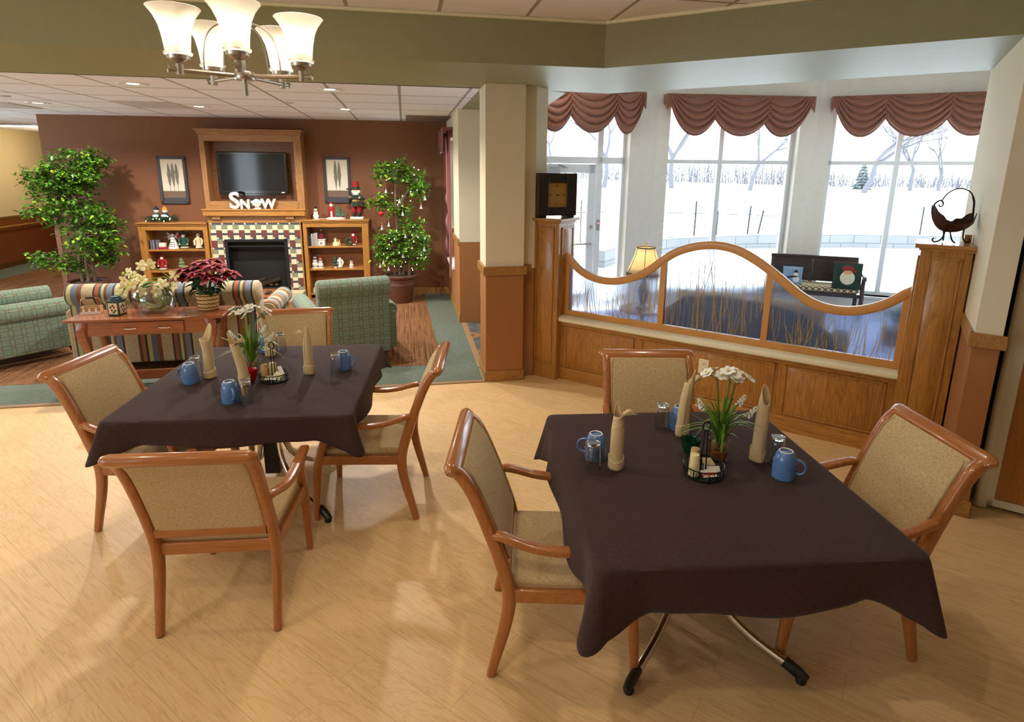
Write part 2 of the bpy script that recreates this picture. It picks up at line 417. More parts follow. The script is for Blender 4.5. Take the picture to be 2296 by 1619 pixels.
# outer enclosure
def wallp(name, pts, mat, z0=0, z1=3.2): return struct(MB().prism(P2(*pts), z0, z1).build(name, mat))
b = MB()
for v0, v1, z0, z1 in ((-4, -3, 0, 3.2), (1.4, 5.8, 0, 3.2), (10.6, 17.2, 0, 3.2), (-3, 1.4, 0, .6), (-3, 1.4, 2.6, 3.2), (5.8, 10.6, 0, .25), (5.8, 10.6, 2.6, 3.2)): b.prism(P2(uv(-8.2, v0), uv(-7.95, v0), uv(-7.95, v1), uv(-8.2, v1)), z0, z1)
struct(b.build('wall_left', m_hall))
b = MB()
for v0 in (-3, -1.5, -.1, 1.34): b.prism(P2(uv(-8.1, v0), uv(-8.04, v0), uv(-8.04, v0 + .06), uv(-8.1, v0 + .06)), .6, 2.6)
for z in (.6, 2.0, 2.54): b.prism(P2(uv(-8.1, -3), uv(-8.04, -3), uv(-8.04, 1.4), uv(-8.1, 1.4)), z, z + .06)
for v0 in (5.8, 7.38, 8.96, 10.54): b.prism(P2(uv(-8.1, v0), uv(-8.04, v0), uv(-8.04, v0 + .06), uv(-8.1, v0 + .06)), .25, 2.6)
for z in (.25, 2.54): b.prism(P2(uv(-8.1, 5.8), uv(-8.04, 5.8), uv(-8.04, 10.6), uv(-8.1, 10.6)), z, z + .06)
w5 = struct(b.build('window_5', m_alu)); MB().prism(P2(uv(-8.075, -3), uv(-8.065, -3), uv(-8.065, 1.4), uv(-8.075, 1.4)), .62, 2.58).build('pane', m_pane, w5); MB().prism(P2(uv(-8.075, 5.8), uv(-8.065, 5.8), uv(-8.065, 10.6), uv(-8.075, 10.6)), .27, 2.58).build('pane', m_pane, w5)  # unseen windows added in the left wall to bring in more daylight
b = MB()
for a, c, z0, z1 in ((-8.2, -7.6, 0, 3.2), (-6.7, 6.5, 0, 3.2), (-7.6, -6.7, 0, .5), (-7.6, -6.7, 2.6, 3.2)): b.prism(P2(uv(a, -4.2), uv(c, -4.2), uv(c, -4), uv(a, -4)), z0, z1)
struct(b.build('wall_front', m_wall))
b = MB()
for a in (-7.6, -6.76): b.prism(P2(uv(a, -4.15), uv(a + .06, -4.15), uv(a + .06, -4.08), uv(a, -4.08)), .5, 2.6)
w6 = struct(b.build('window_6', m_alu)); MB().prism(P2(uv(-7.6, -4.12), uv(-6.7, -4.12), uv(-6.7, -4.11), uv(-7.6, -4.11)), .5, 2.6).build('pane', m_pane, w6)  # unseen rear window, added for daylight and a reflection in the television
wallp('wall_corridor', (uv(-8.2, 17), uv(-5, 17), uv(-5, 17.2), uv(-8.2, 17.2)), m_hall)
wallp('wall_corridor_side', (tvp(-5.3, -.3), tvp(-5.2, -.3), uv(-5.0, 17), uv(-5.1, 17)), m_hall)
wallp('wall_right', (uv(6.3, -4), uv(6.5, -4), rs(3.6, 4.95), rs(3.4, 4.95)), m_wall)
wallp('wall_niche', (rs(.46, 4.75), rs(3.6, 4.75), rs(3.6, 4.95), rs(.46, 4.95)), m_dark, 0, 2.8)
wallp('wall_television', (tvp(-5.858, 0), tvp(.35, 0), tvp(.35, -.25), tvp(-5.858, -.25)), m_brown, 0, 2.76)
# lounge side wall with its window
wv = [(7.62, 8.45, 0, 2.76), (8.45, 9.52, 0, .62), (8.45, 9.52, 2.45, 2.76), (9.52, 9.95, 0, 2.76)]
b = MB()
for v0, v1, z0, z1 in wv: b.prism(P2(uv(.68, v0), uv(.95, v0), uv(.95, v1), uv(.68, v1)), z0, z1)
struct(b.build('wall_lounge', m_wall))
b = MB()
for v0, v1, z0, z1 in ((8.45, 8.5, .62, 2.45), (9.47, 9.52, .62, 2.45), (8.45, 9.52, 2.4, 2.45), (8.45, 9.52, .62, .67)): b.prism(P2(uv(.84, v0), uv(.9, v0), uv(.9, v1), uv(.84, v1)), z0, z1)
w4 = struct(b.build('window_4', m_alu))
MB().prism(P2(uv(.865, 8.48), uv(.875, 8.48), uv(.875, 9.5), uv(.865, 9.5)), .65, 2.42).build('pane', m_pane, w4)
MB().prism(P2(uv(.64, 8.42), uv(.84, 8.42), uv(.84, 9.55), uv(.64, 9.55)), .595, .622).build('window_sill', m_white, w4)
wallp('wall_entry', (uv(.69, 7.70), uv(1.8, 7.70), uv(1.8, 7.95), uv(.69, 7.95)), m_wall_w, 0, 2.76)
wallp('wall_pier', (uv(.72, 5.345), uv(1.08, 5.345), uv(1.08, 5.46), rs(-3.0, 4.70), rs(-2.99, 4.875), uv(1.08, 5.80), uv(.72, 5.76)), m_wall, 0, 2.75)
wallp('wall_bay_right', (rs(.335, 4.14), rs(.46, 4.135), rs(.46, 5.72), rs(.265, 5.72)), m_wall, 0, 2.75)
wallp('wall_bay_side', (rs(.27, 5.70), rs(.46, 5.70), RE + V((.2, 0, 0)), RE), m_bayw, 0, 3.5)
# skirtings and chair rails: name, points along the face, normal offset, z0,z1
def band(name, pts, th, z0, z1, mat, side=1):
    b = MB()
    for p, q in zip(pts[:-1], pts[1:]):
        d = (q - p).normalized(); n = V((d.y, -d.x, 0)) * side
        b.prism(P2(p - d * th * .98, q + d * th * .98, q + d * th * .98 + n * th, p - d * th * .98 + n * th), z0, z1)
    return struct(b.build(name, mat, bevel=.004))
pier = [uv(.72, 5.75), uv(.72, 5.345), uv(1.08, 5.345)]
band('baseboard_pier', pier, .014, 0, .105, oak_trim)
band('trim_5', pier, .026, 1.05, 1.13, oak_trim)
band('baseboard_niche', [uv(1.095, 5.46), rs(-3.04, 4.69)], .012, 0, .105, oak_trim)
band('trim_6', [uv(1.11, 5.46), rs(-3.045, 4.685)], .02, 1.05, 1.13, oak_trim)
band('baseboard_lounge', [uv(.68, 9.7), uv(.68, 7.63)], .014, 0, .105, oak_trim)
band('baseboard_entry', [uv(.70, 7.70), uv(1.75, 7.70)], .014, 0, .105, oak_trim)
band('trim_7', [uv(.68, 8.40), uv(.68, 7.64)], .024, 1.05, 1.13, oak_trim)
band('trim_8', [uv(.69, 7.695), uv(.80, 7.695)], .006, .1, 1.05, plain('tan corner guard', lin(176, 126, 76), .5))
band('baseboard_television', [tvp(-5.85, 0), tvp(.3, 0)], .012, 0, .105, oak_trim)
band('trim_9', [tvp(-5.858, -.1), tvp(-5.858, 0), tvp(-5.80, 0)], .006, .1, 1.1, plain('brown corner guard', lin(150, 100, 72), .5))
band('baseboard_left', [uv(-7.95, 17), uv(-7.95, 10.6)], .014, 0, .11, oak_trim)
band('trim_10', [uv(-7.95, 17), uv(-7.95, 10.6)], .024, .94, 1.02, oak_trim)
band('trim_11', [rs(.325, 4.68), rs(.335, 4.14), rs(.46, 4.135)], .026, 1.05, 1.13, oak_trim)
band('baseboard_bay', [rs(.325, 4.68), rs(.335, 4.14), rs(.46, 4.135)], .014, 0, .105, oak_trim)
hr = thing('handrail', 'round wooden handrail on steel brackets along the corridor wall at left', 'handrail')
MB().tube([uv(-7.87, 10.7, .82), uv(-7.87, 16.6, .82)], .021, 10).build('rail', oak_trim, hr)
for v_ in (11.2, 12.3, 14, 15.8):
    MB().tube([uv(-7.95, v_, .74), uv(-7.90, v_, .73), uv(-7.87, v_, .80)], .008, 6).build('bracket', m_chrome, hr)

# ------------------------------------------------------------------ bay windows (facet frame: x along, y out, z up)
def facet(P0, P1):
    d = (P1 - P0); a = math.atan2(d.y, d.x); return Matrix.Translation((P0.x, P0.y, 0)) @ Matrix.Rotation(a, 4, 'Z'), d.length
WZ0, WZ1, TZ = .22, 2.98, 2.155
def bay_wall(name, M, L, x0, x1, z0=WZ0):
    b = MB()
    for a in ((-.02, x0, 0, 3.5), (x1, L + .02, 0, 3.5), (x0, x1, 0, z0), (x0, x1, WZ1, 3.5)):
        if a[1] > a[0] and a[3] > a[2]: b.box(a[0], a[1], 0, .26, a[2], a[3], M)
    return struct(b.build(name, m_bayw))
def window(n, M, x0, x1, mull, z0=WZ0, bars=True):
    b = MB(); t = .028
    for a in ((x0, x0 + .055, z0, WZ1), (x1 - .055, x1, z0, WZ1), (x0, x1, z0, z0 + .055), (x0, x1, WZ1 - .055, WZ1), (x0, x1, TZ - t, TZ + t)): b.box(a[0], a[1], .13, .19, a[2], a[3], M)
    for m in mull: b.box(m - .033, m + .033, .128, .192, z0, WZ1, M)
    w = struct(b.build('window_%d' % n, m_alu, bevel=.003))
    xs = [x0] + list(mull) + [x1]
    for a, c in zip(xs[:-1], xs[1:]):
        for za, zb in ((z0, TZ), (TZ, WZ1)):
            MB().box(a + .03, c - .03, .157, .163, za + .03, zb - .03, M).build('pane', m_pane, w)
    MB().box(x0 - .03, x1 + .03, -.04, .13, z0 - .03, z0, M).build('window_sill', m_white, w)
    return w
ML, LL = facet(L0, C1); MM, LM = facet(C1, C2); MR, LR = facet(C2, RE)
bay_wall('wall_bay_entry', ML, LL, .02, 1.40, 0); bay_wall('wall_bay_middle', MM, LM, .18, 2.14); bay_wall('wall_bay_far', MR, LR, .2, 2.25)
window(2, MM, .18, 2.14, [1.03]); window(3, MR, .2, 2.25, [1.09])
# entry door facet: transom and side light as a window, the leaf as a door
b = MB()
for a in ((.02, .06, 0, WZ1), (.96, 1.045, 0, WZ1), (1.36, 1.40, 0, WZ1), (.02, 1.4, WZ1 - .05, WZ1), (.02, 1.4, TZ - .045, TZ + .045), (1.0, 1.4, 0, .12)): b.box(a[0], a[1], .12, .19, a[2], a[3], ML)
w1 = struct(b.build('window_1', m_alu, bevel=.003))
for a in ((.06, .97, TZ + .04, WZ1 - .04), (1.04, 1.37, TZ + .04, WZ1 - .04), (1.04, 1.37, .1, TZ - .04)): MB().box(a[0], a[1], .157, .163, a[2], a[3], ML).build('pane', m_pane, w1)
b = MB()
for a in ((.07, .17, .01, 2.1), (.84, .95, .01, 2.1), (.07, .95, 1.98, 2.1), (.07, .95, .01, .25)): b.box(a[0], a[1], .135, .18, a[2], a[3], ML)
dr = struct(b.build('door_1', m_alu, bevel=.003))
MB().box(.16, .85, .157, .163, .24, 1.99, ML).build('pane', m_pane, dr)
MB().tube([ML @ V((.14, .10, .98)), ML @ V((.90, .10, .98))], .014, 8).build('push_bar', m_nickel, dr)
MB().tube([ML @ V((.79, .22, .95)), ML @ V((.79, .24, 1.0)), ML @ V((.79, .24, 1.55)), ML @ V((.79, .22, 1.6))], .012, 8).build('handle', m_nickel, dr)
MB().ball((0, 0, 0), .02, M=ML @ Matrix.Translation((.90, .125, 1.22))).build('lock', m_nickel, dr)
b = MB().box(.08, .36, .06, .135, 1.95, 2.03, ML); b.tube([ML @ V((.2, .08, 2.05)), ML @ V((.48, .07, 2.045)), ML @ V((.36, .12, 2.09))], .009, 6)
b.build('door_closer', plain('closer grey', (.45, .46, .48), .4, .5), dr)
text_mb('NO', .085, .001, 'lettering', plain('grey lettering', (.25, .26, .28), .6), dr, ML @ Matrix.Translation((.57, .150, 1.42)) @ Matrix.Rotation(PI / 2, 4, 'X'))
pl = tag(MB().box(.985, 1.025, .105, .12, 1.17, 1.32, ML).build('door_control', plain('grey metal plate', (.35, .35, .35), .4, .6)), 'small grey control plate with a red light on the entry door post', 'switch')
MB().ball((0, 0, 0), .008, M=ML @ Matrix.Translation((1.005, .102, 1.27))).build('indicator', glow('red led', (1, .05, .03), 12), pl)
# ------------------------------------------------------------------ added lights in the dining ceiling, out of view
m_trim = plain('white lamp trim', (.75, .75, .72), .4)
def downlight(p, label, power, e, group, col=(1, .82, .58), ang=150):
    t = thing('downlight', label, 'ceiling light', p, 0, group); t.scale = (1.25, 1.25, 1)
    MB().lathe([(.075, -.002), (.1, -.006), (.105, 0), (.1, .004), (.076, .004), (.075, -.002)], 24, caps=False).build('trim', m_trim, t)
    MB().lathe([(.076, .0), (.06, .03), (.001, .03)], 24, caps=False).build('reflector', plain('white reflector', (.85, .83, .78), .35), t)
    MB().ball((0, 0, .014), .064, (1, 1, .25)).build('bulb', glow('downlight bulb %g' % e, (1, .93, .8), e), t)
    lamp('downlight_lamp', 'SPOT', (0, 0, -.03), power, col, .06, ang, t); return t
DIN = [(-2.6, 1.6), (-.5, .6), (-.4, 2.9), (1.75, 2.95), (-3.6, 3.4), (-2.6, -1.2)]  # out-of-view downlights added to light the dining room
for i, (a, b_) in enumerate(DIN):
    downlight(uv(a, b_, 3.053), 'unseen round downlight added in the dining ceiling, ' + ['above the near end of the left table', 'in the middle of the dining ceiling', 'between the two tables', 'nearest the olive header by the bay', 'nearest the added left windows', 'at the rear of the dining room'][i], DIN_W * (.8 if i == 3 else 1), 10, 'added dining downlights', (1, .88, .70), 95 if i == 3 else 140)

# ------------------------------------------------------------------ dining chairs
def chair_proto():
    t = thing('dining_chair', '', 'chair', group='dining armchairs')
    st = [(-.285, .004), (-.262, .1), (-.228, .24), (-.212, .36), (-.225, .46), (-.262, .58), (-.305, .70), (-.345, .80), (-.385, .875), (-.425, .915)]
    for s in (-1, 1):
        MB().sweep([(s * .25, y, z) for y, z in st], [.034, .036, .04, .042, .042, .042, .042, .044, .046, .046], [.036, .042, .05, .056, .056, .052, .05, .048, .048, .04], n=14, sm=4).build('rear_leg', m_cherry, t)
        fl = [(.292, .004), (.288, .1), (.276, .24), (.262, .36), (.238, .45), (.215, .53), (.216, .58), (.235, .612)]
        MB().sweep([(s * .252, y, z) for y, z in fl[:5]] + [(s * .258, fl[5][0], fl[5][1]), (s * .268, fl[6][0], fl[6][1]), (s * .276, fl[7][0], fl[7][1])], [.032, .036, .042, .046, .044, .04, .04, .042], [.034, .038, .046, .05, .046, .038, .036, .038], n=14, sm=4).build('front_leg', m_cherry, t)
        ar = [(.250, -.285, .640), (.262, -.25, .648), (.272, -.20, .636), (.277, -.12, .612), (.279, -.03, .600), (.279, .08, .603), (.278, .18, .612), (.276, .245, .616), (.276, .262, .606)]
        MB().sweep([(s * x, y, z) for x, y, z in ar], [.03, .04, .046, .05, .052, .052, .05, .046, .03], [.03, .032, .03, .028, .028, .028, .028, .026, .016], n=14, sm=4).build('armrest', m_cherry, t)
        for y in (-.285, .292): MB().lathe([(.012, 0), (.013, .004)], 10, (s * (.25 if y < 0 else .252), y, 0)).build('glide', m_rubber, t)
    MB().sweep([(-.277, -.424, .906), (-.270, -.425, .911), (-.252, -.427, .914), (.252, -.427, .914), (.270, -.425, .911), (.277, -.424, .906)], [.05, .062, .07, .07, .062, .05], [.036, .044, .05, .05, .044, .036], side=(0, -.75, .66), n=16, e=2.6).build('top_rail', m_cherry_h, t)
    MB().sweep([(-.23, -.243, .482), (.23, -.243, .482)], .05, .03, side=(0, -.25, 1), n=12).build('lower_rail', m_cherry_h, t)
    b = MB()
    for s in (-1, 1): b.box(s * .252 - .014, s * .252 + .014, -.2, .25, .355, .412)
    b.box(-.24, .24, -.222, -.195, .355, .412); b.box(-.24, .24, .235, .262, .355, .412)
    b.build('seat_frame', m_cherry_h, t, bevel=.005)
    def seat(a, c):
        x = (a - .5) * 2; y = (c - .5) * 2
        return V((.243 * x, .035 + .242 * y, .446 + .018 * (1 - x * x) * (1 - y * y)))
    b = MB(); n = 14
    b.grid(seat, n, n)
    b.grid(lambda a, c: V((.243 * (2 * a - 1), .035 + .242 * (2 * c - 1), .408)), n, n)
    bm = b.bm; bmesh.ops.remove_doubles(bm, verts=bm.verts, dist=1e-5)
    ed = [e_ for e_ in bm.edges if e_.is_boundary]; bmesh.ops.bridge_loops(bm, edges=ed)
    se = b.build('seat', m_tweed, t, bevel=.016, seg=3, sharp=60)
    cor = [(-.241, -.203), (.241, -.203), (.241, .274), (-.241, .274)]
    MB().tube([(x, y, .414) for x, y in cor], .0045, 6, loop=True).build('piping', m_piping, se)
    def by(z): # y of the back line at height z
        for (y0, z0), (y1, z1) in zip(st[:-1], st[1:]):
            if z0 <= z <= z1: return y0 + (y1 - y0) * (z - z0) / (z1 - z0)
        return st[-1][0]
    zs = [.508 + (.897 - .508) * i / 9 for i in range(10)]
    bk = MB().sweep([(0, by(z) + .004, z) for z in zs], .458, .046, n=28, e=9).build('backrest', m_tweed, t, sharp=50)
    lp = []
    for i in range(72):
        a = 2 * PI * (i + .5) / 72; c_, s_ = cos(a), sin(a)
        x = .224 * math.copysign(abs(c_) ** .16, c_); z = .704 + .196 * math.copysign(abs(s_) ** .16, s_)
        lp.append((x, by(z) + .027, z))
    MB().tube(lp, .0045, 6, loop=True).build('piping', m_piping, bk)
    return t
CH = chair_proto()
spots = [((-1.306, 2.474), 5.2, 'empty dining armchair with its back to us in front of the left table'),
 ((-.845, 3.316), 91.7, 'dining armchair on the right side of the left table, seen in profile'),
 ((-2.03, 3.165), -92.3, 'dining armchair at the left end of the left table, nearest the console'),
 ((-1.585, 4.0), 193, 'dining armchair behind the left table, against the green armchair'),
 ((.219, 2.223), -91.7, 'dining armchair on the left side of the right table, seen in profile'),
 ((1.415, 2.32), 92, 'dining armchair on the right side of the right table, beside the folding partition'),
 ((.822, 2.985), 180, 'dining armchair behind the right table, facing us before the oak half wall')]
for i, (p, r, lb) in enumerate(spots):
    if i == 0: CH['label'] = lb; PENDING = (p, r)
    else: copy_tree(CH, (*p, 0), R_(r), lb)
place(CH, (*spots[0][0], 0), R_(spots[0][1]))

# ------------------------------------------------------------------ tables and cloths
def cloth_mat():
    t = NT('dark brown tablecloth'); x, y, z = t.sep(t.coord('UV'))
    s = .055
    def dots(ox):
        fx = t.math('SUBTRACT', t.math('FRACT', t.math('ADD', t.math('DIVIDE', x, s), ox)), .5); fy = t.math('SUBTRACT', t.math('FRACT', t.math('ADD', t.math('DIVIDE', y, s * 1.0), ox)), .5)
        return t.math('LESS_THAN', t.math('ADD', t.math('ABSOLUTE', fx), t.math('ABSOLUTE', fy)), .085)
    d = t.math('MAXIMUM', dots(0), dots(.5))
    n = t.noise(t.coord('UV'), 420, 2)
    c = t.mix(n, lin(52, 37, 36), lin(68, 50, 47))
    t.col(t.mix(t.math('MULTIPLY', d, .6), c, lin(30, 20, 20))); t.bs(.85, spec=.12, sheen=.06)
    t.bump(t.math('ADD', t.math('MULTIPLY', n, .4), t.noise(t.coord('UV'), 7, 3)), .25, .006); return t.m
m_cloth = cloth_mat()
def table(loc, rz, w, d, label, clabel, drop, cdrop, foot, seed):
    rd = random.Random(seed)
    t = thing('dining_table', label, 'table', (*loc, 0), rz, 'dining tables')
    MB().box(-w / 2 + .01, w / 2 - .01, -d / 2 + .01, d / 2 - .01, .715, .748).build('tabletop', wood('laminate top', lin(150, 110, 70), lin(120, 84, 50)), t, bevel=.02)
    MB().box(-.045, .045, -.045, .045, .12, .71).build('column', m_black, t, bevel=.006)
    MB().box(-.3, .3, -.3, .3, .70, .715).build('top_plate', m_black, t)
    for k in range(4):
        a = R_(45 + 90 * k); c_, s_ = cos(a), sin(a)
        pr = [(.075, .70), (.075, .45), (.082, .34), (.105, .25), (.15, .18), (.22, .125), (.32, .08), (foot - .03, .04), (foot, .03)]
        g = MB().sweep([(r * c_, r * s_, z) for r, z in pr], .03, .042, side=(-s_, c_, 0), n=12, e=3, sm=4).build('leg', m_chrome, t)
        cp = MB().sweep([((foot - .07) * c_, (foot - .07) * s_, .058), ((foot - .01) * c_, (foot - .01) * s_, .036), ((foot + .02) * c_, (foot + .02) * s_, .022)], [.038, .038, .03], [.05, .05, .04], side=(-s_, c_, 0), n=12, e=2.5)
        cp.lathe([(.02, 0), (.022, .012), (.015, .03)], 12, (foot * c_, foot * s_, 0)); cp.build('foot_cap', m_rubber, g)
    # cloth
    rc = .035; N = 260; per = []
    hw, hd = w / 2, d / 2
    segs = []
    for (cx, cy, a0) in ((hw - rc, hd - rc, 0), (-hw + rc, hd - rc, 90), (-hw + rc, -hd + rc, 180), (hw - rc, -hd + rc, 270)):
        for k in range(17):
            a = R_(a0 + 90 * k / 16); segs.append((cx + rc * cos(a), cy + rc * sin(a), cos(a), sin(a)))
    # densify straight runs
    pts = []
    for i, p in enumerate(segs):
        q = segs[(i + 1) % len(segs)]; pts.append(p); L = math.hypot(q[0] - p[0], q[1] - p[1])
        for k in range(1, int(L / .022)):
            f = k / int(L / .022); pts.append(tuple(p[j] + (q[j] - p[j]) * f for j in range(4)))
    n = len(pts); ph = [rd.uniform(0, 6.28) for _ in range(4)]
    def cw(x, y): # closeness to a corner measured along the rim
        dx, dy = hw - abs(x), hd - abs(y); return max(dx, dy)
    b = MB(); rings = []
    top = [V((x, y, .757)) for x, y, *_ in pts]
    for sc in (.25, .5, .75, .93): rings.append([V((p.x * sc, p.y * sc, .757)) for p in top])
    rings.append([V((p.x - q[2] * .012, p.y - q[3] * .012, .757)) for p, q in zip(top, pts)])
    for j in range(0, 13):
        f = j / 12; rg = []
        for i, (x, y, nx, ny) in enumerate(pts):
            c = cw(x, y); bump = max(0, 1 - c / .12) ** 1.3; side = math.exp(-((c - .17) / .07) ** 2)
            L = math.hypot(nx, ny); nx, ny = nx / L, ny / L; diag = abs(2 * nx * ny) ** 1.6
            dr = drop + (cdrop - drop) * (.72 * max(0, 1 - c / .19) ** 1.2 + .36 * diag) + .008 * sin(9 * x + ph[0]) * (1 - bump) + .006 * sin(13 * y + ph[1])
            out = .006 + f * (.016 + .030 * bump + .044 * diag - .026 * side + .012 * sin(11 * x + ph[2]) * (1 - bump) + .012 * sin(10 * y + ph[3]) * (1 - bump))
            z = .757 - dr * f
            if j == 0: z = .7545; out = .003
            tw = .035 * f * side * (1 if (x * y) > 0 else -1)
            rg.append(V((x + nx * out, y + ny * out, z)))
        rings.append(rg)
    b.rings(rings, False)
    vs = list(b.bm.verts)[:n]; c0 = b.bm.verts.new((0, 0, .757))
    for i in range(n): b._f([vs[i], vs[(i + 1) % n], c0])
    o = b.build('tablecloth', m_cloth, sharp=70); tag(o, clabel, 'tablecloth', 'dark brown tablecloths'); place(o, (*loc, 0), rz)
    md = o.modifiers.new('solid', 'SOLIDIFY'); md.thickness = .002; md.offset = -1
    return t
table((-1.51, 3.41), R_(5.5), 1.24, 1.29, 'square pedestal table under the left dotted cloth, chrome feet mostly hidden by chairs', 'dark brown dotted tablecloth on the left table, with the red glass', .135, .2, .58, 3)
table((.80, 2.286), R_(4.2), 1.13, 1.24, 'square pedestal table under the right cloth, two chrome legs with black caps showing', 'dark brown tablecloth on the right table, nearest us, with the green glass', .185, .268, .50, 8)

# ------------------------------------------------------------------ tableware
TZT = .759
m_blue = plain('blue glazed stoneware', lin(84, 121, 174), .18, spec=.6, nz=.12, nscale=30)
m_raw = plain('unglazed white ring', (.78, .76, .72), .6)
m_glass = thin_glass('clear tumbler glass'); m_solid = glass('solid clear glass', (1, 1, 1), 0, 1.5)
def mug_proto():
    t = thing('mug', '', 'mug', group='blue mugs standing upside down')
    b = MB().lathe([(.0455, 0), (.0465, .004), (.046, .03), (.045, .06), (.0425, .085), (.037, .104), (.031, .115), (.0285, .117), (.024, .112), (.001, .112)], 36, caps=False)
    b.lathe([(.0455, 0), (.041, .002), (.040, .06), (.034, .1), (.001, .103)], 36, caps=False)
    for k in range(3): b.tube([((.0462 - .0006 * k) * cos(a), (.0462 - .0006 * k) * sin(a), .028 + .019 * k + .0035 * sin(4 * a + k)) for a in [2 * PI * i / 48 for i in range(48)]], .0012, 5, loop=True)
    b.build('body', m_blue, t)
    MB().lathe([(.0285, .1165), (.0275, .1195), (.0245, .1195), (.0238, .116)], 32, caps=False).build('foot_ring', m_raw, t)
    MB().sweep([(.044, 0, .028), (.058, 0, .024), (.073, 0, .034), (.079, 0, .052), (.075, 0, .072), (.060, 0, .084), (.042, 0, .088)], .014, .009, side=(0, 1, 0), n=10, e=2, sm=5).build('handle', m_blue, t)
    return t
def tumbler_proto():
    t = thing('tumbler', '', 'glass', group='clear tumblers standing upside down')
    b = MB().lathe([(.0008, .129), (.022, .130), (.025, .133), (.029, .131), (.0305, .122), (.0325, .09), (.0355, .03), (.0362, .0008), (.0354, 0), (.0346, .0008), (.034, .03), (.031, .09), (.0285, .113), (.026, .116), (.0008, .1165)], 32)
    b.build('glass_body', m_glass, t, keep=False)
    MB().lathe([(.0008, .1168), (.024, .1165), (.0272, .119), (.0275, .126), (.025, .1295), (.0008, .1282)], 32).build('thick_base', m_solid, t)
    MB().tube([(.0354 * cos(2 * PI * k / 40), .0354 * sin(2 * PI * k / 40), .0016) for k in range(40)], .0013, 6, loop=True).build('rim', m_solid, t); return t
MUG, TUM = mug_proto(), tumbler_proto()
mugs = [((.375, 2.385), 165, 'blue upside-down mug at the left end of the right table'), ((.835, 2.70), 70, 'blue upside-down mug at the back of the right table, half behind a napkin'), ((1.145, 2.235), -28, 'blue upside-down mug on the right side of the right table'),
 ((-1.905, 3.285), 170, 'blue upside-down mug at the left edge of the left table'), ((-1.532, 2.995), -50, 'blue upside-down mug nearest the front edge of the left table'), ((-1.715, 3.90), 100, 'blue upside-down mug at the back of the left table, peeping past a napkin'), ((-1.07, 3.55), -5, 'blue upside-down mug on the right side of the left table')]
tums = [((.349, 2.275), 'clear upside-down tumbler in front of the mug at the left of the right table'), ((.748, 2.70), 'clear upside-down tumbler at the back of the right table, before the chair'), ((1.160, 2.345), 'clear upside-down tumbler behind the mug at the right of the right table'),
 ((-1.925, 3.385), 'clear upside-down tumbler behind the mug at the left edge of the left table'), ((-1.44, 2.985), 'clear upside-down tumbler nearest the front edge of the left table'), ((-1.61, 3.915), 'clear upside-down tumbler at the back of the left table'), ((-1.095, 3.47), 'clear upside-down tumbler on the right side of the left table')]
for i, (p, r, lb) in enumerate(mugs):
    if i: copy_tree(MUG, (*p, TZT), R_(r), lb)
    else: MUG['label'] = lb
place(MUG, (*mugs[0][0], TZT), R_(mugs[0][1]))
for i, (p, lb) in enumerate(tums):
    if i: copy_tree(TUM, (*p, TZT), 0, lb)
    else: TUM['label'] = lb
place(TUM, (*tums[0][0], TZT))
m_napkin = plain('tan linen', lin(205, 180, 135), .85, nz=.05, bump=.3, bscale=500, sheen=.2)
def napkin(loc, rz, lean, H, style, label):
    t = thing('napkin', label, 'napkin', (*loc, TZT), rz, 'rolled upright napkins')
    lx, ly = lean
    def ax(z): f = z / H; return V((lx * f * f * H, ly * f * f * H, 0))
    def roll(a, c):
        th = a * 2 * PI * 1.18; tip = max(0, cos(th * .86 - PI * .5)) ** 4
        top = H * (.80 + .2 * tip) if style < 2 else H * (.88 + .12 * cos(th - PI * .5)) if style == 3 else H * (.74 + .26 * max(0, cos(th - PI * .5)) ** 1.2)
        z = top * c; r = .0225 + .004 * (1 - c) + .0035 * a + (.012 * max(0, c - .7) / .3 if style == 2 else -.006 * max(0, c - .72) / .28)
        return ax(z) + V((r * cos(th), r * sin(th), z))
    MB().grid(roll, 40, 18).build('roll', m_napkin, t, solid=.0022, sharp=70)
    def cuff(a, c):
        th = a * 2 * PI * 1.05 + .6; r = .0305 + .002 * a + .0012 * sin(3 * th); z = .001 + (.052 + .012 * sin(th)) * c
        return ax(z) + V((r * cos(th), r * sin(th), z))
    MB().grid(cuff, 36, 5).build('cuff', m_napkin, t, solid=.003, sharp=70)
    b = MB()
    for z0, z1 in ((.09, .15), (.17, .23)):
        b.tube([ax(z) + V(((.0285 - .012 * z) * cos(th), (.0285 - .012 * z) * sin(th), z)) for th, z in [(-PI + PI * 1.1 * k / 14, z0 + (z1 - z0) * k / 14) for k in range(15)]], .0011, 5)
    b.build('fold_edge', m_napkin, t)
    if style in (0, 1):
        sg = 1 if style == 0 else -1
        def flap(a, c):
            th = (a - .5) * 3.7; r = .0235; q = c ** 1.25
            p = V((sg * r * cos(th), r * sin(th), H * .775)).lerp(V((sg * .078, .004, H * .80)), q)
            p.z += .030 * sin(PI * min(1, c * 1.15)) * cos(th * .8) + .012 * c
            return ax(H * .8) + p
        MB().grid(flap, 14, 8).build('flap', m_napkin, t, solid=.0022, sharp=70)
    return t
napkin((.452, 2.30), R_(-10), (.0, .0), .300, 0, 'tan napkin rolled upright with a side flap, left on the right table')
napkin((.830, 2.63), R_(200), (-.10, .0), .335, 1, 'tan napkin rolled upright with twisted tip, at the back of the right table')
napkin((1.094, 2.38), R_(15), (.06, .03), .345, 3, 'plain tan napkin rolled upright, right side of the right table')
napkin((-1.833, 3.37), R_(-35), (-.01, .0), .335, 2, 'tan napkin rolled upright with open mouth, left on the left table')
napkin((-1.575, 3.262), R_(10), (-.22, .0), .315, 0, 'tan napkin leaning left beside the red glass on the left table')
napkin((-1.645, 3.81), R_(60), (-.13, .05), .345, 3, 'tan napkin at the back of the left table behind the flowers')
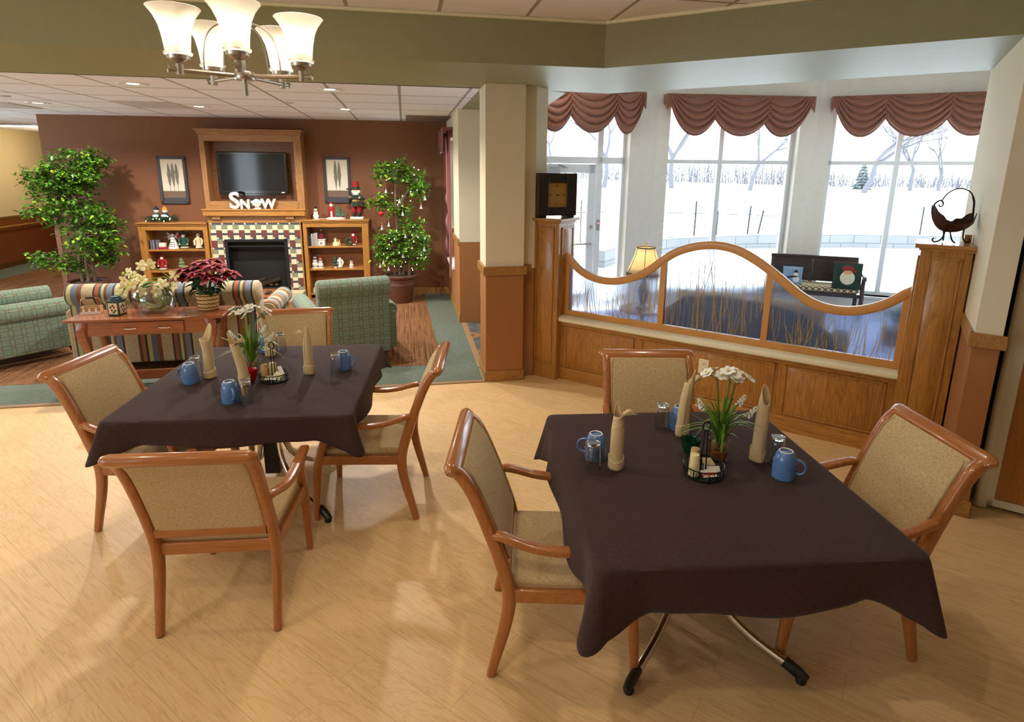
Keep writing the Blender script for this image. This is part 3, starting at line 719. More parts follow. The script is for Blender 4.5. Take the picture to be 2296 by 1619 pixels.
napkin((-1.258, 3.455), R_(180), (-.01, .0), .315, 0, 'tan napkin rolled upright with flaring tip, right of the left table')

# flowers in a jar
m_leaf = plain('narcissus leaf', lin(84, 124, 34), .4, nz=.35, nscale=25); m_leaf2 = plain('pale narcissus leaf', lin(130, 160, 44), .4, nz=.25, nscale=25)
m_petal = plain('white petal', (.82, .82, .76), .5, nz=.04); m_cup = plain('yellow cup', lin(226, 214, 110), .5); m_bulb = plain('papery bulb', lin(150, 120, 70), .6, nz=.4, nscale=40)
def leaf_strip(b, p0, ang, L, lift, droop, w, tw=0):
    dx, dy = cos(ang), sin(ang); pts = []
    for k in range(11):
        f = k / 10; pts.append(V(p0) + V((dx * L * (.25 * f + .75 * f * f), dy * L * (.25 * f + .75 * f * f), lift * (f * 1.35) - droop * f ** 3)))
    ws = [w * (1 - .75 * (k / 10) ** 2.5) for k in range(11)]
    b.sweep(pts, ws, .0016, side=(-dy, dx, 0), n=6, e=2)
def bouquet(loc, rz, label, seed, S=1.0, xs=()):
    rd = random.Random(seed)
    t = thing('potted_paperwhites', label, 'flowers', (*loc, TZT), rz, 'white narcissus centrepieces')
    b = MB().lathe([(.001, 0), (.036, 0), (.040, .004), (.041, .02), (.0425, .026), (.041, .034), (.0425, .042), (.041, .05), (.0425, .058), (.0415, .066), (.043, .085), (.0445, .096), (.043, .097), (.0405, .085), (.039, .06), (.038, .02), (.034, .008), (.001, .007)], 30)
    b.build('jar', m_glass, t)
    MB().lathe([(.001, .009), (.036, .009), (.037, .045), (.001, .045)], 24, caps=False).build('pebbles', plain('amber pebbles', lin(150, 98, 30), .2, nz=.5, nscale=90), t)
    for x, y in ((-.014, .006), (.016, -.004)): MB().ball((x, y, .066), .019, (1, 1, 1.35)).build('bulb', m_bulb, t)
    for mt, n_ in ((m_leaf, 26), (m_leaf2, 14)):
        b = MB()
        for k in range(n_):
            a = rd.uniform(0, 2 * PI); ou = rd.random(); L = .05 + .15 * ou
            leaf_strip(b, (rd.uniform(-.016, .016), rd.uniform(-.016, .016), .078), a, L, rd.uniform(.10, .2), (.16 * ou if rd.random() < .55 else .02), rd.uniform(.015, .022))
        for (a, L) in xs if mt is m_leaf else (): leaf_strip(b, (0, 0, .09), R_(a), L, .13, .13, .009)
        b.build('leaves', mt, t)
    for k, (dx, dy, h_) in enumerate([(.02, .0, .375), (-.03, .01, .36), (.05, .02, .335)]):
        MB().tube([(dx * .1, dy * .1, .08), (dx * .4, dy * .4, h_ * .55), (dx, dy, h_)], [.005, .0045, .004], 7).build('stem', m_leaf, t)
        for q in range(6 if k == 0 else 4):
            a = rd.uniform(0, 6.28); c = V((dx + .034 * cos(a) * (1 + .5 * k), dy + .034 * sin(a), h_ + .03 + .03 * rd.random()))
            out = (c - V((dx, dy, h_ - .03))).normalized(); M = Matrix.Translation(c) @ out.to_track_quat('Z', 'Y').to_matrix().to_4x4()
            b = MB()
            for i in range(6):
                MM_ = M @ Matrix.Rotation(i * PI / 3, 4, 'Z') @ Matrix.Translation((.016, 0, .001 * (i % 2))) @ Matrix.Rotation(R_(-14), 4, 'Y')
                b.ball((0, 0, 0), 1, (.0155, .0115, .0018), 9, 5, M=MM_)
            f = b.build('flower', m_petal, t)
            MB().lathe([(.003, 0), (.006, .004), (.0058, .006), (.002, .003)], 10, M=M).build('cup', m_cup, f)
            MB().tube([V((dx, dy, h_)), (V((dx, dy, h_)) + c) / 2 + V((0, 0, .006)), c], .0017, 5).build('stalk', m_leaf, f)
    for dx, dy, h_, lx in ((-.085, .0, .245, -.03), (.07, .01, .26, .035), (.105, -.01, .215, .05)):
        MB().tube([(dx * .1, 0, .08), (dx * .55, dy, h_ * .75), (dx, dy, h_)], [.003, .0026, .002], 6).build('stem', m_leaf, t)
        b = MB()
        for i in range(26):
            f = i / 26; a = i * 2.4; r = .011 * (1 - .7 * f) + .002
            b.ball((dx + lx * f * .8 + r * cos(a), dy + r * sin(a), h_ - .01 + .05 * f), .0052 * (1 - .4 * f), (1, 1, 1.2), 7, 5)
        b.build('flower_spike', m_petal, t)
    return t
bouquet((.922, 2.385), R_(0), 'white paperwhites in a ridged jar at the middle of the right table', 5, xs=((185, .19), (172, .17), (8, .17), (-6, .16), (12, .19), (200, .13)))
bouquet((-1.612, 3.455), R_(20), 'white paperwhites in a jar at the middle of the left table', 9, xs=((195, .2), (210, .23), (175, .15), (5, .13), (-8, .12)))
# votive glasses
def votive(loc, c, label):
    o = MB(); n = 40
    def wall(r0, r1, z0, z1, amp):
        return lambda a, f: V(((r0 + (r1 - r0) * f ** .7 + amp * f * sin(12 * 2 * PI * a)) * cos(2 * PI * a), (r0 + (r1 - r0) * f ** .7 + amp * f * sin(12 * 2 * PI * a)) * sin(2 * PI * a), z0 + (z1 - z0) * f + .0025 * f ** 6 * sin(12 * 2 * PI * a)))
    o.grid(wall(.023, .045, 0, .07, .0012), 96, 10, True); o.grid(wall(.020, .042, .006, .07, .0012), 96, 10, True)
    o.lathe([(.022, 0), (.001, 0)], 40, caps=False); o.lathe([(.019, .006), (.001, .006)], 40, caps=False)
    t = NT('coloured glass ' + label[:5]); t.col(c); t.bs(.08, trans=.35, spec=.7)
    ob = o.build('votive_glass', t.m); tag(ob, label, 'candle holder', 'scalloped votive glasses'); place(ob, (*loc, TZT))
votive((-1.566, 3.322), lin(190, 14, 18), 'red scalloped glass votive on the left table by the caddy')
votive((.812, 2.437), lin(14, 74, 48), 'green scalloped glass votive on the right table by the shakers')
# condiment caddies
m_wire = plain('black wire', (.012, .012, .012), .35, .4)
def caddy(loc, rz, label):
    t = thing('condiment_caddy', label, 'caddy', (*loc, TZT), rz, 'wire condiment caddies')
    R1 = .083; ring = lambda r, z: [(r * cos(2 * PI * k / 40), r * sin(2 * PI * k / 40), z) for k in range(40)]
    b = MB().tube(ring(R1 * .94, .006), .003, 6, loop=True).tube(ring(R1, .047), .0028, 6, loop=True)
    for k in range(5):
        a0 = 2 * PI * k / 5
        b.tube([(R1 * .95 * cos(a0), R1 * .95 * sin(a0), .006), (R1 * cos(a0), R1 * sin(a0), .047)], .0026, 6)
        for q in (.25, .5, .75):
            for s_ in (-1, 1):
                b.tube([(R1 * .97 * cos(a0 + 1.2566 * (q + s_ * .14 * sin(PI * f))), R1 * .97 * sin(a0 + 1.2566 * (q + s_ * .14 * sin(PI * f))), .006 + .041 * f) for f in [i / 8 for i in range(9)]], .0014, 5)
    b.build('basket', m_wire, t)
    MB().lathe([(.001, .004), (R1 * .93, .004), (R1 * .93, .007), (.001, .007)], 36, caps=False).build('base_plate', m_wire, t)
    b = MB()
    for s_ in (-1, 1): b.tube([(s_ * .011, 0, .006), (s_ * .010, 0, .12), (s_ * .007, 0, .188), (s_ * .006, 0, .2)], .0028, 6)
    b.tube([(.017 * cos(2 * PI * k / 24), 0, .216 + .021 * sin(2 * PI * k / 24)) for k in range(24)], .0028, 6, loop=True)
    b.tube([(.0175 * cos(2 * PI * k / 24), .004, .216 + .0215 * sin(2 * PI * k / 24)) for k in range(24)], .0024, 6, loop=True)
    b.build('handle', m_wire, t)
def fluted(c):
    return wood('shaker wood %s' % (c,), lin(*c), tuple(x * .8 for x in lin(*c)), 'z', .55, 0, 3)
def shaker(loc, c, label):
    t = thing('shaker', label, 'shaker', (*loc, TZT + .008), 0, 'wooden salt and pepper shakers')
    MB().lathe([(.0225, 0), (.023, .003), (.019, .085), (.0175, .092), (.016, .093)], 28).build('body', fluted(c), t)
    b = MB()
    for k in range(5): b.lathe([(.0014, .0932), (.0014, .0937)], 8, (.007 * cos(k * 1.2566), .007 * sin(k * 1.2566), 0))
    b.build('holes', m_black, t)
def packet(loc, rz, tilt, d, c, label, cat='packet', nm='sugar_packet'):
    b = MB(); b.grid(lambda a, f: V(((a - .5) * d[0], (f - .5) * d[1], d[2] * (sin(PI * a) ** .5) * (sin(PI * f) ** .5))), 12, 10).grid(lambda a, f: V(((a - .5) * d[0], (f - .5) * d[1], -d[2] * .4 * (sin(PI * a) ** .5) * (sin(PI * f) ** .5))), 12, 10)
    o = b.build(nm, c, sharp=70); tag(o, label, cat, 'packets in the caddies'); o.location = (*loc[:2], TZT + loc[2]); o.rotation_euler = (R_(tilt[0]), R_(tilt[1]), R_(rz))
def banded(name):
    t = NT(name); x, y, z = t.sep(t.coord('Object')); t.col(t.mix(t.math('LESS_THAN', t.math('ABSOLUTE', t.math('ADD', y, .006)), .007), lin(226, 220, 200), lin(214, 92, 44))); t.bs(.6); return t.m
m_pk = plain('cream paper', lin(232, 222, 184), .6); m_pk2 = plain('white paper', (.8, .8, .76), .6); m_pk3 = banded('orange banded paper')
caddy((.812, 2.250), R_(8), 'black wire condiment caddy on the right table in front of the paperwhites')
shaker((.768, 2.232), (238, 222, 160), 'pale fluted wooden shaker in the right caddy, front left'); shaker((.785, 2.285), (206, 166, 104), 'darker fluted wooden shaker in the right caddy, behind the pale one')
packet((.842, 2.285, .040), 20, (25, 10), (.06, .04, .006), m_pk, 'cream paper sugar packet leaning at the back of the right caddy')
packet((.850, 2.25, .022), -10, (12, -4), (.065, .045, .006), m_pk2, 'white flat packet lying on the right side of the right caddy')
packet((.825, 2.208, .026), 8, (18, 0), (.07, .04, .006), m_pk3, 'orange striped packet at the front of the right caddy')
caddy((-1.432, 3.338), R_(-12), 'black wire condiment caddy on the left table beside the red glass')
shaker((-1.482, 3.33), (206, 166, 104), 'tan fluted wooden shaker at left in the left caddy'); shaker((-1.447, 3.365), (236, 214, 158), 'pale fluted wooden shaker at centre in the left caddy')
packet((-1.43, 3.296, .028), 5, (14, 0), (.07, .045, .006), m_pk2, 'white round-edged packet at the front of the left caddy')
packet((-1.40, 3.318, .034), -25, (40, 14), (.06, .045, .006), m_pk, 'cream paper packet standing at the right of the left caddy')
packet((-1.398, 3.362, .052), -50, (20, 30), (.07, .025, .005), m_pk2, 'narrow white paper packet sticking up at the back of the left caddy')

# ------------------------------------------------------------------ chandelier
def chandelier(loc):
    t = thing('chandelier', 'five-arm brushed nickel chandelier with lit frosted bell shades over the left table', 'chandelier', loc)
    tg = NT('frosted shade glass'); tr = tg.new('ShaderNodeBsdfTranslucent'); tr.inputs[0].default_value = (.95, .92, .86, 1)
    mx = tg.new('ShaderNodeMixShader'); mx.inputs[0].default_value = .24; tg.col((.9, .88, .84, 1)); tg.bs(.35, spec=.5)
    tp = tg.new('ShaderNodeBsdfTransparent'); mx2 = tg.new('ShaderNodeMixShader'); mx2.inputs[0].default_value = .13
    tg.l.new(tg.b.outputs[0], mx.inputs[1]); tg.l.new(tr.outputs[0], mx.inputs[2]); tg.l.new(mx.outputs[0], mx2.inputs[1]); tg.l.new(tp.outputs[0], mx2.inputs[2]); tg.l.new(mx2.outputs[0], tg.out.inputs[0])
    MB().lathe([(.001, -.018), (.042, -.018), (.045, -.012), (.045, .012), (.042, .018), (.001, .018)], 28, caps=False).build('hub', m_nickel, t)
    MB().lathe([(.001, -.085), (.011, -.085), (.011, -.018)], 14, caps=False).build('finial', m_nickel, t)
    b = MB().lathe([(.008, .018), (.008, .20), (.016, .205), (.016, .235), (.008, .24), (.008, .60), (.06, .61), (.065, .63), (.001, .632)], 18, caps=False)
    b.build('rod', m_nickel, t)
    for k in range(5):
        a = R_(-71 + 72 * k); M = Matrix.Rotation(a, 4, 'Z')
        ar = MB().tube([M @ V((.04, 0, 0)), M @ V((.30, 0, 0))], .0095, 12).build('arm', m_nickel, t)
        MB().lathe([(.0095, 0), (.015, .002), (.015, .009), (.001, .012)], 14, M=M @ Matrix.Translation((.30, 0, 0)) @ Matrix.Rotation(PI / 2, 4, 'Y')).build('end_knob', m_nickel, ar)
        sx = .262; MS = M @ Matrix.Translation((sx, 0, 0))
        b = MB().lathe([(.016, -.02), (.0165, .024), (.012, .026)], 14, M=MS)
        b.lathe([(.012, .026), (.03, .032), (.045, .044), (.047, .062), (.044, .064)], 24, M=MS, caps=False); b.build('socket', m_nickel, t)
        sh = MB().lathe([(.046, .058), (.056, .062), (.057, .070), (.050, .074), (.052, .10), (.057, .14), (.066, .18), (.082, .215), (.104, .245), (.1065, .247), (.105, .2485), (.08, .219), (.063, .182), (.054, .14), (.049, .10), (.046, .074)], 40, M=MS, caps=False).build('lamp_shade', tg.m, t)
        MB().ball((0, 0, .155), .036, (1, 1, 1.15), M=MS).build('bulb', glow('warm bulb', (1, .86, .62), BULB_E), t)
        MB().lathe([(.013, .06), (.015, .12)], 10, M=MS).build('bulb_holder', m_white, t)
        pts = [M @ V((.165 - .155 * f ** 2.6, 0, .01 + .215 * sin(PI / 2 * f) ** 1.0)) for f in [i / 14 for i in range(15)]]
        MB().tube(pts, .0036, 6).build('hoop', m_nickel, t)
    return t
chandelier((-1.234, 2.85, 2.412))
# ------------------------------------------------------------------ lounge: ceiling
for (a, b_), lb in (((-2.396, 6.153), 'lit recessed downlight in the lounge ceiling, behind the chandelier to its left'), ((-4.27, 8.232), 'lit recessed downlight at far left of the lounge ceiling'), ((-2.465, 8.16), 'lit recessed downlight in the lounge ceiling nearest above the television'), ((-.674, 6.124), 'lit recessed downlight just behind the olive beam, right of the chandelier'), ((-.706, 8.016), 'lit recessed downlight nearest the right end of the lounge ceiling'), ((-5.9, 6.1), 'lit recessed downlight beyond the left end of the lounge ceiling')):
    downlight(uv(a, b_, 2.738), lb, DOWN_W, 14, 'lounge downlights', (1, .95, .89))
for (a, b_), lb in (((-1.27, 7.40), 'small round sprinkler cover in the lounge ceiling above the television side'), ((-4.2, 7.515), 'small round sprinkler cover at the left of the lounge ceiling')):
    o = MB().lathe([(.001, -.01), (.045, -.009), (.05, 0), (.001, 0)], 20, (0, 0, 0), caps=False).build('sprinkler_cover', plain('grey disc', (.5, .47, .45), .5)); tag(o, lb, 'sprinkler', 'ceiling sprinklers'); o.location = uv(a, b_, 2.739)
m_shade_panel = plain('shaded ceiling panel', lin(204, 196, 194), .8); m_vent2 = plain('brown ceiling panel', lin(140, 116, 102), .8)  # the grey colour stands in for shade on plain ceiling tiles
for (a, b_, w, d), lb in (((-2.93, 8.05, .64, .72), 'grey slatted panel standing in for a shaded lounge ceiling tile between two downlights'), ((.36, 9.05, .62, .9), 'brown grey air panel at the right end of the lounge ceiling'), ((-4.9, 8.6, .62, .72), 'grey slatted panel standing in for a shaded tile at the far left of the lounge ceiling')):
    t = thing('ceiling_panel', lb, 'vent', uv(a, b_, 2.74), TH, 'ceiling air panels')
    mv = m_vent2 if a > 0 else m_shade_panel; MB().box(-w / 2, w / 2, -d / 2, d / 2, -.008, 0).build('panel', mv, t)
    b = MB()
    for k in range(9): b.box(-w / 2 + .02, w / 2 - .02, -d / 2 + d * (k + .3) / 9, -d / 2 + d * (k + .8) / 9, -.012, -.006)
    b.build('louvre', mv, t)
t = thing('corridor_light', 'long bright strip light in the corridor ceiling at far left', 'ceiling light', uv(-6.75, 12.3, 2.738), TH)
MB().box(-1.1, 1.1, -.11, .11, -.03, 0).build('housing', m_white, t); MB().box(-1.07, 1.07, -.09, .09, -.042, -.03).build('diffuser', glow('strip diffuser', (1, .93, .8), 9), t)
lamp('corridor_lamp', 'POINT', (0, 1.5, -.5), 40, (1, .82, .55), .3, parent=t)

# ------------------------------------------------------------------ television wall: built-in
def tvthing(name, label, cat, w, off, z=0, group=None): return thing(name, label, cat, tvp(w, off, z), TVA, group)
bt = tvthing('television_surround', 'tall pale oak television surround with cornice and open recess above the fireplace', 'cabinet', -2.88, 0)
X0, X1 = -.715, .725; OX0, OX1 = -.642, .615
for a, c in ((X0, OX0), (OX1, X1)): MB().box(a, c, -.25, -.002, 1.2, 2.49).build('side_panel', oak_pale, bt, bevel=.004)
for a, c in ((2.39, 2.49), (1.40, 1.52)): MB().box(OX0, OX1, -.25, -.002, a, c).build('cross_rail', oak_pale_h, bt, bevel=.003)
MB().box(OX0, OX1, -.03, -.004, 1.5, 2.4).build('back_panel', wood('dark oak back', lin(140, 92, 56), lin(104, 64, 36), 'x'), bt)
b = MB()
for k, (o_, z0, z1) in enumerate(((.27, 2.49, 2.515), (.29, 2.515, 2.54), (.315, 2.54, 2.56))): b.box(X0 - .012 * (k + 1), X1 + .012 * (k + 1), -o_, -.002, z0, z1)
b.build('cornice', oak_pale_h, bt, bevel=.004)
b = MB().box(X0 - .02, X1 + .005, -.335, -.25, 1.305, 1.40).box(X0 - .03, X1 + .015, -.35, -.25, 1.385, 1.41); b.build('mantel', oak_h, bt, bevel=.005)
b = MB().box(X0 + .02, X1 - .02, -.27, -.002, 1.205, 1.31)
for x in (-.56, .5): b.box(x - .06, x + .06, -.31, -.26, 1.255, 1.305)
b.build('frieze', oak_pale_h, bt, bevel=.003)
# fireplace
fp = tvthing('fireplace', 'black gas fireplace in a mosaic tile surround with a cream hearth', 'fireplace', -2.9, 0)
m_t = [plain('tile cream', lin(214, 204, 172), .3), plain('tile maroon', lin(112, 62, 58), .3), plain('tile sage', lin(132, 134, 110), .3), plain('tile slate blue', lin(66, 72, 90), .3), plain('tile grout', lin(180, 172, 150), .8)]
b = MB(); fx0, fx1, fz1 = -.655, .648, 1.2; bx0, bx1, bz1 = -.469, .450, .95
b.mi = 4
for a in ((fx0, bx0, .15, fz1), (bx1, fx1, .15, fz1), (bx0, bx1, bz1, fz1)): b.box(a[0], a[1], -.265, -.002, a[2], a[3])
cw_, g = .0815, .004
ncol = 16; cw_ = (fx1 - fx0) / ncol
pat = ((.032, 3), (.082, 0), (.105, 1), (.027, 5), (.07, 2), (.058, 0))   # repeating stack; 5 = pair of small dark tiles
for c in range(ncol):
    x0 = fx0 + c * cw_; z = fz1; k = 0 if c % 2 else 3; z += 0
    while z > .15:
        hgt, m = pat[k % 6]; k += 1; z0, z1 = max(z - hgt, .15), z; z -= hgt
        if z1 - z0 < .012: break
        def tile(xa, xb, mi):
            xa2, xb2 = xa, xb
            if z1 <= bz1 + .02:
                if xb2 > bx0 and xa2 < bx0: xb2 = bx0
                elif xa2 < bx1 and xb2 > bx1: xa2 = bx1
                elif bx0 <= xa2 and xb2 <= bx1: return
            if xb2 - xa2 > .012: b.box(xa2 + g / 2, xb2 - g / 2, -.272, -.262, z0 + g / 2, z1 - g / 2, mi=mi)
        if m == 5: tile(x0, x0 + cw_ * .34, 0); tile(x0 + cw_ * .34, x0 + cw_ * .67, 1 if k % 2 else 3); tile(x0 + cw_ * .67, x0 + cw_, 3)
        else: tile(x0, x0 + cw_, m)
b.build('tile_surround', m_t, fp, sharp=20)
b = MB().box(fx0 - .018, fx0, -.275, -.002, .15, fz1).box(fx1, fx1 + .018, -.275, -.002, .15, fz1).box(fx0 - .018, fx1 + .018, -.275, -.002, fz1, fz1 + .012); b.build('edge_trim', oak_v, fp)
m_iron = plain('fireplace black', lin(34, 36, 42), .45, .3); m_soot = plain('firebox lining', (.02, .019, .02), .8)
b = MB().box(bx0, bx0 + .045, -.285, -.2, .15, bz1).box(bx1 - .045, bx1, -.285, -.2, .15, bz1).box(bx0, bx1, -.285, -.2, bz1 - .04, bz1).box(bx0, bx1, -.285, -.2, .15, .2).box(bx0 + .05, bx1 - .05, -.278, -.2, bz1 - .115, bz1 - .1); b.build('metal_frame', m_iron, fp, bevel=.003)
b = MB().box(bx0 + .04, bx1 - .04, -.1, -.08, .15, bz1 - .03).box(bx0 + .03, bx0 + .045, -.26, -.08, .15, bz1 - .03).box(bx1 - .045, bx1 - .03, -.26, -.08, .15, bz1 - .03).box(bx0 + .03, bx1 - .03, -.26, -.08, bz1 - .05, bz1 - .03); b.build('firebox', m_soot, fp)
MB().box(bx0 + .04, bx1 - .04, -.262, -.26, .2, bz1 - .04).build('screen', pane_glass('fire glass'), fp)
m_log = plain('charred log', lin(64, 50, 40), .9, nz=.5, nscale=30)
for p, q, r in (((-.2, -.16, .24), (.22, -.14, .27), .035), ((-.24, -.2, .23), (.05, -.15, .32), .03), ((.0, -.2, .23), (.27, -.15, .31), .03)):
    MB().tube([p, tuple((i + j) / 2 for i, j in zip(p, q)), q], r, 9).build('log', m_log, fp)
for x in (-.1, .02, .14, .22, -.2): MB().ball((x, -.2, .225), .024, (1.3, 1, .8)).build('ember', plain('amber ember', lin(120, 84, 30), .7, nz=.3), fp)
MB().box(fx0 - .04, fx1 + .02, -.46, -.002, 0, .15).build('hearth', plain('cream hearth stone', lin(200, 188, 156), .5), fp, bevel=.006)
# bookcases
def bookcase(w0, w1, ow0, ow1, top, shelves, label):
    c = (w0 + w1) / 2; L, R = w0 - c, w1 - c
    t = tvthing('bookcase', label, 'bookcase', c, 0, 0, 'built-in oak bookcases')
    for a, d in ((L, ow0 - c), (ow1 - c, R)): MB().box(a, d, -.27, -.002, 0, top - .045).build('side', oak_v, t, bevel=.003)
    MB().box(ow0 - c, ow1 - c, -.27, -.002, top - .115, top - .045).build('header', oak_h, t, bevel=.003)
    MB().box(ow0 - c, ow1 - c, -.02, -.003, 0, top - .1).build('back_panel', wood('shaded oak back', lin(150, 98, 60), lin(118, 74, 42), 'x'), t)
    b = MB().box(L - .015, R + (.02 if w1 > -2 else 0), -.30, -.002, top - .02, top).box(L - .005, R + (.008 if w1 > -2 else 0), -.285, -.002, top - .045, top - .02); b.build('top', oak_h, t, bevel=.005)
    for z in shelves: MB().box(ow0 - c, ow1 - c, -.255, -.02, z - .025, z).build('shelf', oak_h, t, bevel=.002)
    return t
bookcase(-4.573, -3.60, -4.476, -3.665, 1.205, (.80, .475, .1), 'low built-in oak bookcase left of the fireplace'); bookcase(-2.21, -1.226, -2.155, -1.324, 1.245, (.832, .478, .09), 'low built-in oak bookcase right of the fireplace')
# television
tv = tvthing('television', 'black flat television with glossy bezel mounted in the oak recess', 'television', -2.91, 0, 1.62)
MB().box(-.505, .505, -.15, -.075, 0, .625).build('bezel', plain('piano black', (.006, .006, .007), .08, coat=.6, nz=0), tv, bevel=.012, seg=3)
b = MB().prism([(-.5, .012), (-.35, -.012), (0, -.022), (.35, -.012), (.5, .012)], .08, .148, Matrix.Rotation(PI / 2, 4, 'X')); b.build('lower_lip', MT['piano black'], tv, bevel=.004)
MB().box(-.465, .465, -.1525, -.149, .055, .59).build('screen', plain('dark screen', (.010, .011, .015), .07, spec=.5, nz=0), tv)
MB().box(-.2, .2, -.075, -.025, .15, .45).build('wall_bracket', m_black, tv)
text_mb('LG', .022, .0005, 'logo', plain('silver print', (.5, .5, .5), .4), tv, Matrix.Translation((0, -.153, .03)) @ Matrix.Rotation(PI / 2, 4, 'X'))
MB().box(.40, .45, -.1522, -.15, .02, .034).build('sticker', m_white, tv)
# framed prints
def picture(w, z, n, label):
    t = tvthing('framed_print', label, 'picture', w, 0, z, 'framed tree prints')
    fw, fh = .20, .35
    b = MB().box(-fw, -fw + .04, -.03, -.002, -fh, fh).box(fw - .04, fw, -.03, -.002, -fh, fh).box(-fw, fw, -.03, -.002, fh - .04, fh).box(-fw, fw, -.03, -.002, -fh, -fh + .04); b.build('frame', plain('slate frame', lin(62, 64, 70), .5), t, bevel=.003)
    b = MB(); b.mi = 0; b.box(-fw + .03, fw - .03, -.015, -.004, -fh + .03, fh - .03)
    b.box(-fw + .04, fw - .04, -.0165, -.015, -fh + .09, -fh + .19, mi=1); b.box(-fw + .04, fw - .04, -.017, -.015, -fh + .04, -fh + .09, mi=2)
    rd = random.Random(n)
    for k in range(n):
        x = (k - (n - 1) / 2) * .055 + .005; hh = .16 + .05 * rd.random(); zc = .06 + .03 * rd.random()
        b.tube([(x, -.0175, -.25), (x, -.0175, zc)], .0022, 5); b.bm.faces.ensure_lookup_table()
        for f in b.bm.faces[-7:]: f.material_index = 3
        poly = [(x + (.021 + .009 * rd.random()) * sin(a) * (1 - .35 * abs(cos(a))), zc + hh * cos(a)) for a in [2 * PI * i / 44 for i in range(44)]]
        vs = [b.bm.verts.new((px, -.018, pz)) for px, pz in poly]; b._f(vs, 3)
    b.build('print', [plain('parchment print', lin(224, 216, 196), .8, nz=.1, nscale=20), plain('taupe band', lin(118, 96, 82), .8), plain('grey band', lin(72, 68, 72), .8), plain('grey tree ink', lin(122, 118, 106), .8)], t)
picture(-4.10, 1.82, 3, 'slate-framed print of three trees, left of the television'); picture(-1.69, 1.838, 2, 'slate-framed print of two trees, right of the television')

# ------------------------------------------------------------------ mantel letters
m_birch = plain('whitewashed wood', lin(214, 210, 200), .8, nz=.55, nscale=26)
for ch, w, sz, label in (('S', -3.155, .30, 'tall white wooden letter S on the mantel'), ('N', -3.01, .165, 'white wooden letter N on the mantel between S and the snowman head'), ('W', -2.675, .175, 'white wooden letter W at the right end of the mantel word')):
    t = tvthing('decorative_letter', label, 'letter', w, .30, 1.41, 'wooden letters on the mantel')
    o = text_mb(ch, sz * 1.12, .016, 'letter_block', m_birch, t, Matrix.Rotation(PI / 2, 4, 'X'), .008)
    zmin = min(v.co.z for v in o.data.vertices); zc = [v.co.x for v in o.data.vertices]; o.data.transform(Matrix.Translation((-(max(zc) + min(zc)) / 2, 0, -zmin)))
    md = o.modifiers.new('bevel', 'BEVEL'); md.width = .003; md.segments = 1

# ------------------------------------------------------------------ figurines
m_snow = plain('matte white ceramic', lin(226, 222, 210), .6); m_red = plain('deep red', lin(150, 26, 30), .6); m_skin = plain('doll skin', lin(216, 160, 120), .6)
m_fir = plain('fir green', lin(34, 66, 40), .7, nz=.3, nscale=60); m_navy = plain('navy felt', lin(34, 40, 58), .8); m_orange = plain('carrot', lin(206, 110, 40), .6); m_gold = plain('gold', lin(196, 156, 70), .35, .8); m_coat_g = plain('green coat', lin(28, 78, 58), .7); m_ivory = plain('ivory robe', lin(220, 206, 168), .6)
def fig(name, label, w, z, off=.15, group=None, cat='figurine', rz=0): 
    t = tvthing(name, label, cat, w, off, z, group); t.rotation_euler.z += rz; return t
def eyes(t, z, y, d=.012, r=.005):
    for s in (-1, 1): MB().ball((s * d, y, z), r, n=8, m=5).build('eye', m_black, t)
def snowman(w, z, H, label, hat=m_black, scarf=m_red, mat=None, base=True):
    t = fig('snowman_figurine', label, w, z, group=None); k = H / .2; mat = mat or m_snow
    if base: MB().lathe([(.001, 0), (.052 * k, 0), (.05 * k, .01 * k), (.001, .012 * k)], 20, caps=False).build('base', m_snow, t)
    MB().ball((0, 0, .05 * k), .045 * k, (1, 1, .95)).ball((0, 0, .105 * k), .034 * k).build('body', mat, t)
    MB().ball((0, 0, .150 * k), .025 * k).build('head', mat, t); eyes(t, .155 * k, -.023 * k, .009 * k, .004 * k)
    MB().lathe([(.004 * k, 0), (.001, .022 * k)], 8, M=Matrix.Translation((0, -.023 * k, .147 * k)) @ Matrix.Rotation(PI / 2, 4, 'X')).build('nose', m_orange, t)
    MB().lathe([(.034 * k, .168 * k), (.034 * k, .172 * k), (.02 * k, .173 * k), (.019 * k, .2 * k), (.001, .2 * k)], 16).build('hat', hat, t)
    MB().tube([(.028 * k * cos(a), .028 * k * sin(a), .128 * k) for a in [2 * PI * i / 20 for i in range(20)]], .008 * k, 6, loop=True).build('scarf', scarf, t)
    return t
